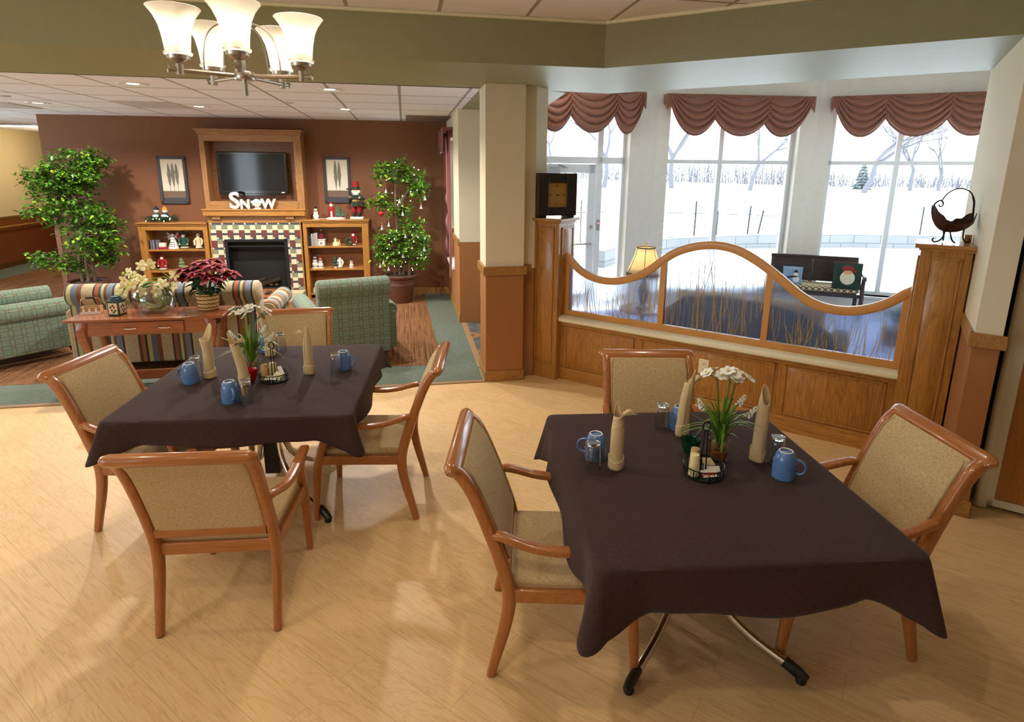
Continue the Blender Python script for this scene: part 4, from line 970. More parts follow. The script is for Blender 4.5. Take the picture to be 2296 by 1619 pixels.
def elder(w, z, H, label, coat, trim, pant=None, sack=False, extra=None, name='bearded_figurine', skirt=True, hatc=None):
    """a bearded winter figure"""
    t = fig(name, label, w, z); k = H / .25
    if skirt: MB().lathe([(.052 * k, .015 * k), (.05 * k, .03 * k), (.036 * k, .12 * k), (.040 * k, .165 * k), (.022 * k, .185 * k), (.001, .188 * k)], 20).build('coat', coat, t)
    MB().lathe([(.054 * k, .012 * k), (.056 * k, .02 * k), (.053 * k, .03 * k)], 20, caps=False).build('coat_hem', trim, t)
    for s in (-1, 1):
        MB().tube([(s * .036 * k, 0, .165 * k), (s * .062 * k, -.01 * k, .12 * k), (s * .055 * k, -.03 * k, .075 * k)], [.016 * k, .017 * k, .014 * k], 9).build('arm', coat, t)
        MB().ball((s * .054 * k, -.034 * k, .066 * k), .013 * k).build('mitten', trim, t)
        MB().ball((s * .02 * k, -.012 * k, .009 * k), .018 * k, (.8, 1.3, .55)).build('boot', m_ivory if pant is None else pant, t)
    MB().ball((0, 0, .205 * k), .026 * k).build('head', m_skin, t); eyes(t, .21 * k, -.024 * k, .009 * k, .003 * k)
    MB().ball((0, -.014 * k, .185 * k), .026 * k, (1, .7, 1.3)).build('beard', m_snow, t)
    MB().lathe([(.028 * k, .215 * k), (.029 * k, .225 * k), (.018 * k, .24 * k), (.001, .252 * k)], 16).build('hood', hatc or coat, t)
    if sack: MB().ball((-.06 * k, .02 * k, .17 * k), .04 * k, (1, .9, 1.1)).build('sack', m_red, t)
    return t
# left bookcase top: pair of snowmen in a lit garland
t = fig('garland', 'small green garland with coloured lights on top of the left bookcase', -4.275, 1.207, .17, cat='garland')
rd = random.Random(4); b = MB()
for k in range(420):
    a = rd.uniform(0, 6.28); r = .10 + rd.uniform(-.05, .07); p = V((r * 1.45 * cos(a), r * .6 * sin(a), rd.uniform(0.012, .075))); d = V((rd.uniform(-1, 1), rd.uniform(-1, 1), rd.uniform(-.2, .8))).normalized() * .04
    b.tube([p, p + d], [.005, .001], 4)
b.build('greenery', m_fir, t); 
for i, (x, z, c) in enumerate(((-.17, .02, (1, .5, .3)), (-.07, .05, (.9, 1, .9)), (-.02, .06, (1, .25, .15)), (.02, .05, (1, .9, .6)), (.17, .06, (1, .85, .6)), (.165, .045, (1, .6, .3)), (.08, .02, (.8, 1, .9)), (-.05, .09, (.8, 1, .9)), (.14, .09, (.8, 1, .9)))):
    MB().ball((x, -.1, z), .0075, n=8, m=6).build('bulb', glow('fairy light %d' % i, c, 14), t)
for x, hc, sc_, lb in ((-.055, m_navy, m_coat_g, 'plush snowman with black knit hat sitting in the garland'), (.065, plain('mustard knit', lin(196, 140, 50), .9), m_navy, 'plush snowman with mustard hat sitting in the garland')):
    s_ = fig('plush_snowman', lb, -4.275 + x, 1.215, .16, 'snowmen in the garland', 'toy')
    MB().ball((0, 0, .075), .05, (1, .9, 1.2)).build('body', sc_, s_); MB().ball((0, -.004, .158), .036).build('head', m_snow, s_); eyes(s_, .165, -.038, .012, .0045)
    MB().lathe([(.037, .17), (.038, .185), (.03, .205), (.001, .218)], 16).ball((0, 0, .222), .012).build('hat', hc, s_)
    MB().ball((0, -.05, .085), .028, (1.6, .5, .8)).build('song_book', m_snow, s_)
# left shelf one
rd = random.Random(2); cdm = [plain('cd %d' % i, c, .35) for i, c in enumerate(((.02, .02, .03), (.10, .09, .16), (.25, .2, .22), (.05, .06, .12), (.3, .3, .34), (.12, .16, .22)))]
for i in range(9):
    o = MB().box(-.0055, .0055, -.06, .06, 0, .135).build('disc_case', cdm[i % 6]); tag(o, 'narrow disc case, %s from the left in the row on the left bookcase' % ['first', 'second', 'third', 'fourth', 'fifth', 'sixth', 'seventh', 'eighth', 'ninth'][i], 'disc case', 'disc cases on the shelf'); place(o, tvp(-4.46 + i * .0128, .16, .801), TVA)
o = tag(MB().box(-.07, .07, -.045, .045, 0, .028).build('card_box', m_red), 'flat red card box lying on the left bookcase shelf', 'box'); place(o, tvp(-4.285, .17, .801), TVA)
o = tag(MB().box(-.045, .045, -.03, .03, 0, .062).build('card_box', m_snow, bevel=.003), 'small white card box standing on the red box, left bookcase', 'box'); place(o, tvp(-4.30, .165, .83), TVA)
t = fig('angel_figurine', 'white ceramic angel with pierced skirt and lacy wings, left bookcase', -4.15, .801)
b = MB().lathe([(.075, 0), (.078, .006), (.06, .06), (.034, .13), (.022, .165), (.015, .18)], 24); b.build('skirt', m_snow, t)
b = MB()
for r, z in ((.066, .04), (.057, .07), (.047, .1)):
    for a in (-2.1, -1.57, -1.04): b.ball((r * cos(a), r * sin(a), z), .008, (1, .6, 1.3), 8, 5)
b.build('cut_out', m_black, t)
MB().ball((0, 0, .205), .024).build('head', m_snow, t)
for s in (-1, 1):
    b = MB()
    for k in range(9): b.tube([(s * .015, .01, .17), (s * (.05 + .012 * (k % 3)), .018, .15 + .012 * k), (s * (.07 + .006 * (k % 4)), .02, .135 + .014 * k)], .007, 6)
    b.build('wing', plain('lacy silver', lin(190, 190, 196), .5, nz=.2, nscale=80), t)
    MB().tube([(s * .02, -.01, .165), (s * .03, -.03, .15), (s * .008, -.04, .155)], .007, 6).build('arm', m_snow, t)
elder(-3.995, .801, .255, 'bearded figure in a green coat with a red sack, left bookcase', m_coat_g, m_ivory, sack=True)
elder(-3.785, .801, .235, 'bearded figure in an ivory robe at the right of the left bookcase shelf', m_ivory, m_snow, pant=m_black)
elder(-4.34, .476, .24, 'bearded figure in a red coat on the lower shelf of the left bookcase', m_red, m_snow)
def conetree(w, z, H, label, mats, off=.15):
    t = fig('tree_figurine', label, w, z, off); MB().lathe([(.028, 0), (.028, .02), (.001, .022)], 14, caps=False).build('base', m_snow, t); MB().tube([(0, 0, .02), (0, 0, .06)], .008, 6).build('trunk', m_log, t)
    b = MB()
    for k in range(3): b.lathe([(.06 - .014 * k, .05 + H * .25 * k), (.025 - .006 * k, .05 + H * .25 * k + H * .24), (.004, .05 + H * .25 * k + H * .3)], 14)
    b.build('foliage', mats, t); return t
conetree(-4.065, .476, .19, 'small sage fabric tree ornament on the lower shelf of the left bookcase', plain('sage fabric', lin(104, 122, 84), .8))
# mantel snowman head
t = fig('snowman_ornament', 'white snowman face standing as the round letter on the mantel', -2.845, 1.41, .30)
MB().ball((0, 0, .085), .068, (1, .35, .92)).box(-.06, .06, -.02, .02, 0, .02).build('head', m_snow, t); eyes(t, .1, -.024, .022, .006)
for s in (-1, 1): MB().tube([(s * .06, 0, .1), (s * .075, 0, .1)], .022, 10).build('ear_muff', m_snow, t)
MB().lathe([(.006, 0), (.001, .03)], 8, M=Matrix.Translation((0, -.024, .082)) @ Matrix.Rotation(PI / 2, 4, 'X')).build('nose', m_orange, t)
MB().ball((-.05, -.02, .03), .025, (1, .7, .9)).build('pine_cone', m_log, t)
# right bookcase
t = snowman(-2.025, 1.246, .19, 'glowing white snowman lamp at the left end of the right bookcase top', m_black, m_red, glow('lit snowman', (1, .80, .5), 1.1))
MB().tube([(.045, 0, .006), (.095, .02, .006), (.145, 0, .009), (.185, .05, .006), (.185, .13, .004)], .003, 6).build('power_cord', m_snow, t)
t = fig('winter_scene', 'red-coated bearded figure with two green trees on a white base, right bookcase top', -1.725, 1.246)
MB().lathe([(.15, 0), (.15, .012), (.10, .028), (.001, .03)], 26).build('base', m_snow, t, ); t.children
MB().box(-.1, -.02, -.02, .02, .03, .19).build('coat', m_red, t, bevel=.014); MB().box(-.072, -.048, -.023, -.015, .03, .12).build('coat_front', m_snow, t)
MB().ball((-.06, -.004, .215), .026, (1, .8, 1.2)).build('head', m_snow, t); MB().lathe([(.026, .235), (.022, .255), (.001, .265)], 14, (-.06, 0, 0)).build('hat', m_red, t)
for x, h_, m in ((.035, .18, .045), (.11, .12, .032)):
    b = MB().tube([(x, 0, .025), (x, 0, .06)], .009, 6); b.build('trunk', m_log, t); b = MB()
    for k in range(3): b.prism([(x - m + m * .25 * k, .05 + h_ * .25 * k), (x + m - m * .25 * k, .05 + h_ * .25 * k), (x, .05 + h_ * .25 * k + h_ * .42)], -.008, .008, Matrix.Rotation(PI / 2, 4, 'X'))
    b.build('tree', plain('sea green board', lin(58, 110, 84), .7), t)
# tall carpenter figure
t = fig('bearded_doll', 'tall bearded doll in dark green jacket and red trousers holding a hammer, right bookcase top', -1.40, 1.246, .16)
MB().box(-.10, .10, -.06, .06, 0, .035).build('base', m_snow, t, bevel=.006)
for s in (-1, 1):
    MB().ball((s * .04, -.012, .075), .04, (.75, 1.2, .95)).build('boot', plain('dark leather', lin(48, 34, 28), .4), t)
    MB().tube([(s * .036, 0, .09), (s * .04, 0, .16), (s * .03, 0, .24)], [.03, .038, .04], 12).build('trouser_leg', m_red, t)
MB().lathe([(.085, .20), (.08, .22), (.062, .30), (.07, .355), (.05, .38), (.02, .39)], 20).build('jacket', plain('dark green velvet', lin(24, 46, 30), .8, sheen=.3), t)
MB().lathe([(.071, .275), (.071, .295)], 20, caps=False).box(-.018, .018, -.078, -.068, .268, .302).build('belt', m_gold, t)
for s, pts in ((-1, [(-.06, 0, .36), (-.11, -.02, .30), (-.085, -.07, .34)]), (1, [(.06, 0, .36), (.11, -.02, .31), (.06, -.07, .33)])):
    MB().tube(pts, [.028, .03, .024], 10).build('sleeve', plain('dark green velvet', lin(24, 46, 30), .8), t); MB().ball(pts[-1], .02).build('hand', m_skin, t)
MB().ball((0, 0, .43), .045, (.95, .95, 1.05)).ball((0, -.045, .43), .010).build('head', m_skin, t); eyes(t, .44, -.042, .016, .005)
MB().ball((0, -.025, .395), .05, (1.0, .7, 1.0)).ball((.045, -.01, .42), .026).ball((-.045, -.01, .42), .026).build('beard', m_snow, t)
MB().lathe([(.05, .455), (.052, .48), (.046, .50)], 18).build('hat_band', m_fir, t); MB().lathe([(.048, .49), (.052, .575), (.001, .58)], 18).build('hat', m_red, t)
b = MB().tube([(-.085, -.085, .33), (-.088, -.085, .45)], .007, 6).box(-.125, -.055, -.097, -.073, .45, .475); b.build('hammer', m_iron, t)
# right shelf one
for i, (c, h_) in enumerate((((.03, .04, .07), .17), ((.03, .03, .03), .16), ((.42, .4, .38), .19), ((.36, .34, .30), .185), ((.4, .38, .3), .2), ((.45, .44, .46), .2))):
    o = MB().box(-.010, .010, -.075, .075, 0, h_).build('book', plain('book cloth %d' % i, c, .5), bevel=.002); tag(o, ['dark navy', 'black', 'pale grey', 'taupe', 'cream', 'silver grey'][i] + ' book in the row on the right bookcase shelf', 'book', 'books on the right bookcase'); place(o, tvp(-2.142 + i * .0235, .15, .833), TVA)
t = fig('gift_box', 'white gift box wearing a pointed red felt hat, right bookcase', -1.965, .833)
MB().box(-.055, .055, -.05, .05, 0, .085).build('box', m_snow, t, bevel=.004); MB().box(-.062, .062, -.057, .057, .085, .105).build('brim', m_snow, t, bevel=.005); MB().lathe([(.058, .105), (.045, .15), (.022, .2), (.004, .235)], 18).build('hat', plain('maroon felt', lin(104, 22, 28), .9), t); MB().ball((0, 0, .24), .010).build('pom_pom', m_snow, t); MB().ball((0, -.052, .04), .014, (1, .5, 1)).build('nose', m_red, t)
t = fig('cottage_ornament', 'cream snow-covered cottage ornament with gold trees, middle of the right bookcase shelf', -1.735, .833)
MB().lathe([(.062, 0), (.064, .03), (.055, .05), (.001, .055)], 18).build('base', m_ivory, t); MB().box(-.035, 0, -.02, .02, .05, .09).prism([(-.042, .09), (.006, .09), (-.018, .12)], -.024, .024, Matrix.Rotation(PI / 2, 4, 'X')).build('cottage', m_ivory, t)
for x in (.02, .045): MB().lathe([(.016, .05), (.001, .1)], 10, (x, 0, 0)).build('tree', m_gold, t)
elder(-1.475, .833, .215, 'stooping bearded figure in red with a dark green wreath, right bookcase shelf', m_red, m_snow)
o = MB().tube([(.05 * cos(a), 0, .05 + .05 * sin(a)) for a in [2 * PI * i / 20 for i in range(20)]], .018, 7, loop=True).build('wreath', m_fir); tag(o, 'small dark green wreath standing beside the red figure on the right bookcase', 'wreath'); place(o, tvp(-1.54, .2, .846), TVA)
# right shelf two
s1 = snowman(-2.0, .479, .19, 'white ceramic snowman with red scarf in a pair, lower shelf of the right bookcase', m_red, m_red); snowman(-2.085, .479, .22, 'white ceramic snowman with navy coat and hat in a pair, lower right shelf', m_navy, m_navy)
conetree(-1.77, .479, .16, 'dark green bristle tree ornament on the lower shelf of the right bookcase', m_fir)
elder(-1.70, .479, .19, 'slim white-robed figure with brown hat beside the bristle tree, lower right shelf', m_snow, m_snow, hatc=m_log)
snowman(-1.525, .479, .145, 'small white snowman raising a snowball, right end of the lower right shelf', m_navy, m_orange)
o = MB().lathe([(.05, 0), (.055, .03), (.04, .075), (.001, .08)], 16).build('candle_jar', m_ivory, bevel=0); tag(o, 'squat ivory jar on the bottom shelf of the right bookcase', 'jar'); place(o, tvp(-2.09, .17, .091), TVA)
# wall swags at the lounge window
t = thing('side_curtain', 'dusty rose window curtain with a cascading pleated tail at the end of the lounge wall', 'curtain', uv(.68, 8.45, 0), TH + PI / 2)
m_rose = plain('rose brown curtain', lin(130, 72, 62), .7, nz=.08, sheen=.2); m_rose2 = plain('copper brown swag cloth', lin(140, 86, 64), .55, nz=.06, nscale=8, sheen=.3)
MB().grid(lambda a, c: V((.0 + .28 * a, .05 + .02 * sin(a * 22) , 2.56 - (2.12 - 1.1 * a) * c)), 40, 14).build('tail', m_rose, t, solid=.004)
MB().grid(lambda a, c: V((.72 + .34 * a, .05 + .02 * sin(a * 22) , 2.56 - (.9 + 1.25 * a) * c)), 40, 14).build('tail', m_rose, t, solid=.004)
MB().box(-.03, 1.1, .004, .14, 2.54, 2.58).build('board', m_rose, t); MB().grid(lambda a, c: V((-.03 + 1.13 * a, .135 + .012 * sin(a * 30), 2.565 - (.26 + .07 * sin(a * PI * 3) ** 2) * c)), 60, 8).build('valance', m_rose, t, solid=.004)

# ------------------------------------------------------------------ ficus trees
m_bark = plain('grey bark', lin(118, 104, 86), .85, nz=.25, nscale=60); m_fleaf = plain('ficus leaf', lin(78, 126, 36), .35, nz=.45, nscale=14); m_fleaf2 = plain('young ficus leaf', lin(150, 190, 50), .35, nz=.3, nscale=14)
m_terra = plain('brown terracotta', lin(96, 58, 42), .6, nz=.2, nscale=9); m_moss = plain('moss', lin(60, 56, 34), .95, nz=.5, nscale=60, bump=.6)
def ficus(name, label, w, off, blobs, trunks, pot, seed, dens, group='potted ficus trees'):
    rd = random.Random(seed); t = tvthing(name, label, 'tree', w, off, 0, group)
    (pr0, pr1, ph) = pot
    MB().lathe([(pr0, 0), (pr0 * 1.02, .01), (pr1 * .86, ph * .62), (pr1 * .88, ph * .66), (pr1 * .85, ph * .7), (pr1 * .90, ph * .86), (pr1 * 1.0, ph * .9), (pr1 * 1.02, ph * .97), (pr1 * .98, ph), (pr1 * .86, ph * .98), (pr1 * .84, ph * .9)], 36, caps=False).lathe([(.001, 0), (pr0, 0)], 36, caps=False).build('pot', m_terra, t, bevel=0)
    MB().lathe([(.001, ph * .97), (pr1 * .5, ph * .96), (pr1 * .87, ph * .91)], 24, caps=False).build('soil', m_moss, t)
    for pts in trunks:
        P = [V((x - w, y, z)) for x, y, z in pts]; Q = []
        for p, q in zip(P[:-1], P[1:]):
            for k in range(4): Q.append(p.lerp(q, k / 4) + V((rd.uniform(-.012, .012), rd.uniform(-.012, .012), 0)))
        Q.append(P[-1]); MB().tube(Q, [.024 - .012 * i / len(Q) for i in range(len(Q))], 8).build('trunk', m_bark, t)
    bb = MB(); tw = MB(); bb.mi = 0
    for x, z, rx, rz_ in blobs:
        n_ = int(dens * rx * rz_ * 9600) + 60
        for i in range(n_ // 9):
            a = rd.uniform(0, 6.28); q = rd.random() ** .5
            c = V((x - w + rx * q * cos(a), rd.uniform(-1, 1) * min(rx, .22), z + rz_ * q * sin(a)))
            d = V((c.x - (x - w), c.y, .5 * (c.z - z) + rd.uniform(-.1, .08))).normalized()
            tw.tube([V((x - w, 0, z - rz_ * .3)).lerp(c, .3), c, c + d * .09], [.004, .003, .0015], 4)
            for j in range(9):
                p = c + d * (.02 * j - .06) + V((rd.uniform(-.03, .03), rd.uniform(-.03, .03), rd.uniform(-.025, .03)))
                L = rd.uniform(.027, .040); wd = L * .5
                ld = V((rd.uniform(-1, 1), rd.uniform(-1.1, .8), rd.uniform(-.7, .5))).normalized(); sd = ld.cross(V((rd.uniform(-.4, .4), rd.uniform(-.4, .4), 1))).normalized(); up = sd.cross(ld)
                bb.mi = 1 if rd.random() < .16 else 0
                v = [bb.bm.verts.new(p + ld * (L * f * 2) + sd * (wd * g_) + up * (.006 * abs(g_))) for f, g_ in ((0, 0), (.3, 1), (.7, .9), (1, 0), (.7, -.9), (.3, -1))]
                bb._f([v[0], v[1], v[2], v[3]]); bb._f([v[0], v[3], v[4], v[5]])
    tw.build('twigs', m_bark, t); bb.build('foliage', [m_fleaf, m_fleaf2], t, keep=True)
    return t
LB = [(-5.133, 1.994, .32, .21), (-5.385, 1.826, .23, .19), (-5.61, 1.825, .12, .12), (-5.76, 1.833, .07, .10), (-4.877, 2.06, .13, .13), (-5.044, 1.884, .21, .16), (-5.495, 1.677, .21, .14), (-5.169, 1.753, .19, .14), (-5.214, 1.452, .25, .12), (-5.522, 1.395, .23, .16), (-5.74, 1.348, .07, .06), (-5.017, 1.338, .18, .12), (-4.934, 1.164, .18, .19), (-5.256, 1.166, .18, .10), (-4.78, 1.25, .09, .06), (-4.928, .95, .20, .15), (-5.153, .893, .20, .14), (-4.846, .77, .11, .15), (-5.576, .701, .20, .12), (-5.77, .723, .08, .08), (-5.34, .62, .11, .10), (-5.0, .72, .11, .10)]
ficus('ficus_tree', 'tall plain leafy ficus at the left end of the brown wall, behind the striped sofa', -5.2, .55, LB, [[(-5.28, 0, .35), (-5.29, .02, .7), (-5.25, 0, 1.17), (-5.30, 0, 1.65), (-5.2, 0, 1.9)], [(-5.14, .03, .35), (-5.13, .03, .8), (-5.10, .02, 1.22), (-5.08, 0, 1.78), (-5.1, 0, 2.0)], [(-5.2, -.03, .35), (-5.17, -.03, .75), (-5.02, 0, 1.0)]], (.17, .27, .40), 3, 1.0)
RB = [(-.778, 2.015, .26, .11), (-.51, 1.859, .17, .16), (-.932, 1.924, .11, .11), (-.431, 1.723, .11, .14), (-.935, 1.501, .21, .12), (-.704, 1.43, .11, .10), (-.53, 1.193, .14, .08), (-.633, 1.03, .24, .14), (-.985, .955, .1, .12), (-.968, .697, .15, .11), (-.573, .72, .22, .13), (-.398, .879, .1, .15), (-.448, .61, .09, .08), (-.75, .882, .16, .18)]
ficus('ficus_tree', 'lit and ornamented ficus in a brown pot, right end of the brown wall', -.735, .6, RB, [[(-.75, 0, .4), (-.74, 0, .9), (-.76, 0, 1.4), (-.77, 0, 1.95)], [(-.70, .02, .4), (-.69, .02, .8), (-.62, 0, 1.1), (-.56, 0, 1.3)], [(-.82, 0, .4), (-.80, 0, .7), (-.9, 0, .8)], [(-.6, 0, .4), (-.58, 0, .7)], [(-.74, .01, 1.4), (-.66, 0, 1.6), (-.52, 0, 1.75)]], (.165, .245, .44), 12, .95)
LIT = [(-.744, 2.106), (-.476, 2.038), (-.415, 2.004), (-.48, 1.933), (-.879, 1.856), (-.64, 1.855), (-.802, 1.672), (-.656, 1.632), (-.534, 1.69), (-.535, 1.656), (-.441, 1.714), (-.541, 1.559), (-.734, 1.564), (-.729, 1.502), (-.665, 1.485), (-.518, 1.176), (-.759, 1.124), (-.858, 1.09), (-.869, 1.01), (-.795, 1.002), (-.839, .961), (-.873, .915), (-.902, .859), (-.959, .78), (-.733, .804), (-.626, .849), (-.541, .861), (-.515, .955), (-.446, 1.023), (-.538, 1.056), (-.409, .756), (-.462, .714), (-.341, .725), (-.476, .614), (-.642, .654), (-.55, .557), (-.54, .532), (-.809, .592), (-.713, .585)]
sl = tvthing('string_lights', 'string of small warm white lights wound through the right ficus', 'string lights', -.735, .78)
order = sorted(LIT, key=lambda p: -p[1])
MB().tube([(x + .735, .03 + .03 * (i % 2), z) for i, (x, z) in enumerate(order)], .0016, 4).build('wire', m_fir, sl)
b0 = MB().ball((0, 0, 0), .0062, n=8, m=6).build('bulb', glow('fairy bulb warm', (1, .80, .5), 26), sl)
for i, (x, z) in enumerate(LIT):
    o = b0 if i == 0 else b0.copy()
    if i: COL.objects.link(o)
    o.parent = sl; o.location = (x + .735, -.015, z)
ON = [(-.888, 1.70), (-.331, 1.597), (-.392, 1.472), (-.66, 1.373), (-.867, 1.215), (-.967, 1.168), (-.63, 1.045), (-.472, 1.058), (-.361, .847), (-.674, .751), (-1.016, .607), (-.895, .556), (-.967, .656), (-.702, 1.553)]
onames = ['below the top left leaves', 'at the far right edge, upper tier', 'dangling lowest from the upper right tier', 'in the middle beside the trunk', 'under the second tier at left', 'at the left edge of the second tier', 'in the middle of the third tier', 'at the right of the third tier', 'at the far right edge, lower tier', 'low in front of the trunk', 'at the far left of the lowest tier', 'lowest of all, above the pot rim', 'at the left of the lowest leaves', 'near the top of the bare trunk']
def bell(mat, loc, label, big=1):
    t = thing('tree_ornament', label, 'ornament', loc, TVA, 'ornaments on the right ficus')
    MB().lathe([(.026 * big, -.035 * big), (.024 * big, -.02 * big), (.012 * big, .012 * big), (.010 * big, .02 * big)], 12).build('body', mat, t); MB().ball((0, 0, .028 * big), .012 * big, n=10, m=6).build('head', mat, t); MB().tube([(0, 0, .03), (0, .015, .075)], .0012, 4).build('hanger', m_gold, t)
for i, (x, z) in enumerate(ON): bell(plain('silver white', lin(176, 174, 170), .4), tvp(x, .82, z), 'silver white ornament ' + onames[i] + ' of the lit ficus', .8)
t = thing('tree_ornament', 'red round rose ornament on the left of the lit ficus', 'ornament', tvp(-.97, .82, 1.372), TVA, 'ornaments on the right ficus')
MB().ball((0, 0, 0), .04, (1, .7, 1)).build('body', m_red, t); MB().tube([(0, 0, .03), (0, .02, .09)], .0012, 4).build('hanger', m_gold, t)

# ------------------------------------------------------------------ upholstery
def petal_mat():
    t = NT('sage petal upholstery'); x, y, z = t.sep(t.mapping(t.coord('UV'), rot=(0, 0, 0), scale=(1 / .105, 1 / .092, 1)))
    def tri(ox):
        fx = t.math('ABSOLUTE', t.math('SUBTRACT', t.math('FRACT', t.math('ADD', x, ox)), .5)); fy = t.math('ABSOLUTE', t.math('SUBTRACT', t.math('FRACT', t.math('ADD', y, ox)), .5)); return fx, fy
    fx, fy = tri(0)
    def circ(a, c):
        d = t.math('SQRT', t.math('ADD', t.math('POWER', a, 2), t.math('POWER', c, 2))); return t.math('LESS_THAN', t.math('ABSOLUTE', t.math('SUBTRACT', d, .7071)), .024)
    l = t.math('MAXIMUM', circ(t.math('SUBTRACT', .5, fx), t.math('ADD', .5, fy)), circ(t.math('ADD', .5, fx), t.math('SUBTRACT', .5, fy)))
    l = t.math('MAXIMUM', l, circ(t.math('ADD', fx, .5), t.math('ADD', fy, .5)))
    s1 = t.math('ADD', fx, fy); dia = t.math('LESS_THAN', s1, .115); core = t.math('LESS_THAN', s1, .045)
    n = t.noise(t.coord('UV'), 300, 2)
    c = t.mix(n, lin(100, 114, 98), lin(128, 142, 120)); c = t.mix(t.math('MULTIPLY', l, .8), c, lin(64, 74, 62)); c = t.mix(dia, c, lin(126, 74, 44)); c = t.mix(core, c, lin(226, 190, 130))
    t.col(c); t.bs(.9, spec=.2, sheen=.15); t.bump(n, .2, .002); return t.m
STRIPES = [(0, lin(178, 160, 130)), (.16, lin(60, 50, 52)), (.18, lin(150, 94, 58)), (.24, lin(72, 76, 88)), (.27, lin(186, 176, 120)), (.31, lin(112, 84, 64)), (.35, lin(120, 128, 142)), (.43, lin(64, 56, 58)), (.46, lin(186, 172, 132)), (.5, lin(186, 168, 138)), (.66, lin(90, 66, 56)), (.70, lin(158, 100, 60)), (.76, lin(58, 50, 52)), (.79, lin(176, 172, 124)), (.85, lin(104, 112, 128)), (.93, lin(120, 78, 54))]
def stripe_mat(name, axis):
    t = NT(name); co = t.sep(t.coord('Object')); u_ = co[axis]; o_ = co[2]
    f = t.math('FRACT', t.math('MULTIPLY', t.math('ADD', u_, 5.03), 1.62)); c = t.ramp(f, STRIPES, 'CONSTANT')
    a = t.math('SINE', t.math('MULTIPLY', u_, 62)); b_ = t.math('SINE', t.math('ADD', t.math('MULTIPLY', o_, 48), t.math('MULTIPLY', a, 1.4)))
    l = t.math('MULTIPLY', t.math('LESS_THAN', t.math('ABSOLUTE', b_), .07), t.math('MAXIMUM', t.math('LESS_THAN', f, .16), t.math('MULTIPLY', t.math('GREATER_THAN', f, .5), t.math('LESS_THAN', f, .66))))
    t.col(t.mix(t.math('MULTIPLY', l, .7), c, lin(104, 82, 70))); t.bs(.85, spec=.2, sheen=.15); return t.m
m_petals = petal_mat(); m_strx, m_stry = stripe_mat('striped sofa fabric', 0), stripe_mat('striped sofa arm fabric', 1)
m_leg = wood('dark chair leg', lin(120, 70, 38), lin(86, 48, 24), 'z')
def upholstered(t, W, H, fx, fy, arm=.09, D=.43, armz=.60, cushions=1, roll=.1):
    hw = W / 2
    MB().box(-hw, hw, -D, -D + .16, .12, H - .12).build('back_panel', fx, t, bevel=.02)
    n = 18; xs = [-hw - .005, -hw + .012] + [-hw + .02 + (W - .04) * k / 8 for k in range(9)] + [hw - .012, hw + .005]
    MB().tube([(x, -D + .035, H - roll) for x in xs], [roll * .8, roll * .97] + [roll] * 9 + [roll * .97, roll * .8], 22).build('back_roll', fx, t, sharp=50)
    for s in (-1, 1):
        x = s * (hw + arm * .35); ys = [-D + .14, -D + .16] + [-D + .2 + (.76) * k / 6 for k in range(7)] + [.40 + .01, .42]
        MB().tube([(x, y, armz - arm * .9) for y in ys], [arm * .8, arm * .96] + [arm] * 7 + [arm * .95, arm * .78], 20).build('arm_roll', fy, t, sharp=50)
        MB().box(x - arm * .72, x + arm * .72, -D + .12, .40, .12, armz - arm).build('arm_panel', fy, t, bevel=.012)
        for y in (-D + .08, .36):
            MB().sweep([(s * (hw - .02), y, .135), (s * (hw - .015), y + (.02 if y > 0 else -.03), .06), (s * (hw + .0), y + (.03 if y > 0 else -.06), .002)], [.06, .05, .035], [.06, .05, .035], side=(1, 0, 0), n=10).build('leg', m_leg, t)
    MB().box(-hw + arm, hw - arm, -D + .1, .40, .125, .33).build('seat_base', fx, t, bevel=.01)
    for k in range(cushions):
        a = -hw + arm * .9 + (W - arm * 1.8) * k / cushions; c = a + (W - arm * 1.8) / cushions
        MB().box(a + .004, c - .004, -D + .2, .42, .32, .47).build('seat_cushion', fx, t, bevel=.045, seg=4)
so = thing('sofa', 'striped and flowered sofa with rolled back, seen from behind the console', 'sofa', uv(-2.32, 6.53), TH)
upholstered(so, 1.72, .915, m_strx, m_stry, .095, .45, .66, 2, .105)
ac = thing('armchair', 'sage petal-patterned armchair with rolled back turned to us, right of the sofa', 'armchair', (-1.80, 6.19, 0), R_(28), 'sage armchairs'); upholstered(ac, .72, .93, m_petals, m_petals, .095, .43, .62)
ac = thing('armchair', 'sage petal-patterned armchair cut off by the left edge, its side to us', 'armchair', uv(-4.19, 6.93), TH + R_(45) - PI / 2, 'sage armchairs'); upholstered(ac, .82, .90, m_petals, m_petals, .11, .47, .64)
# console
cs = thing('console_table', 'cherry console table with one long drawer behind the striped sofa', 'table', uv(-2.275, 5.64), TH + R_(1.1))
MB().box(-.635, .635, -.21, .21, .698, .722).build('tabletop', m_console, cs, bevel=.006)
MB().box(-.49, .49, -.165, .165, .565, .698).build('apron', m_console, cs)
dw = MB().box(-.28, .30, -.180, -.16, .578, .685).build('drawer', m_console, cs, bevel=.006)
for x in (-.125, .15): MB().tube([(x - .05, -.18, .635), (x - .045, -.205, .635), (x - .03, -.212, .632), (x + .03, -.212, .632), (x + .045, -.205, .635), (x + .05, -.18, .635)], .006, 8).build('handle', m_chrome, dw)
for sx in (-1, 1):
    for sy in (-1, 1): MB().sweep([(sx * .50, sy * .15, .698), (sx * .525, sy * .165, .60), (sx * .50, sy * .155, .45), (sx * .475, sy * .15, .25), (sx * .46, sy * .15, .003)], [.085, .085, .066, .05, .036], [.05, .05, .045, .042, .036], side=(1, 0, 0), n=12, sm=5).build('leg', m_console, cs)
MB().box(-.47, .47, .135, .165, .05, .14).build('stretcher', m_console, cs, bevel=.004)
et = thing('end_table', 'small orange cherry end table beyond the striped sofa', 'table', uv(-1.85, 7.55), TH)
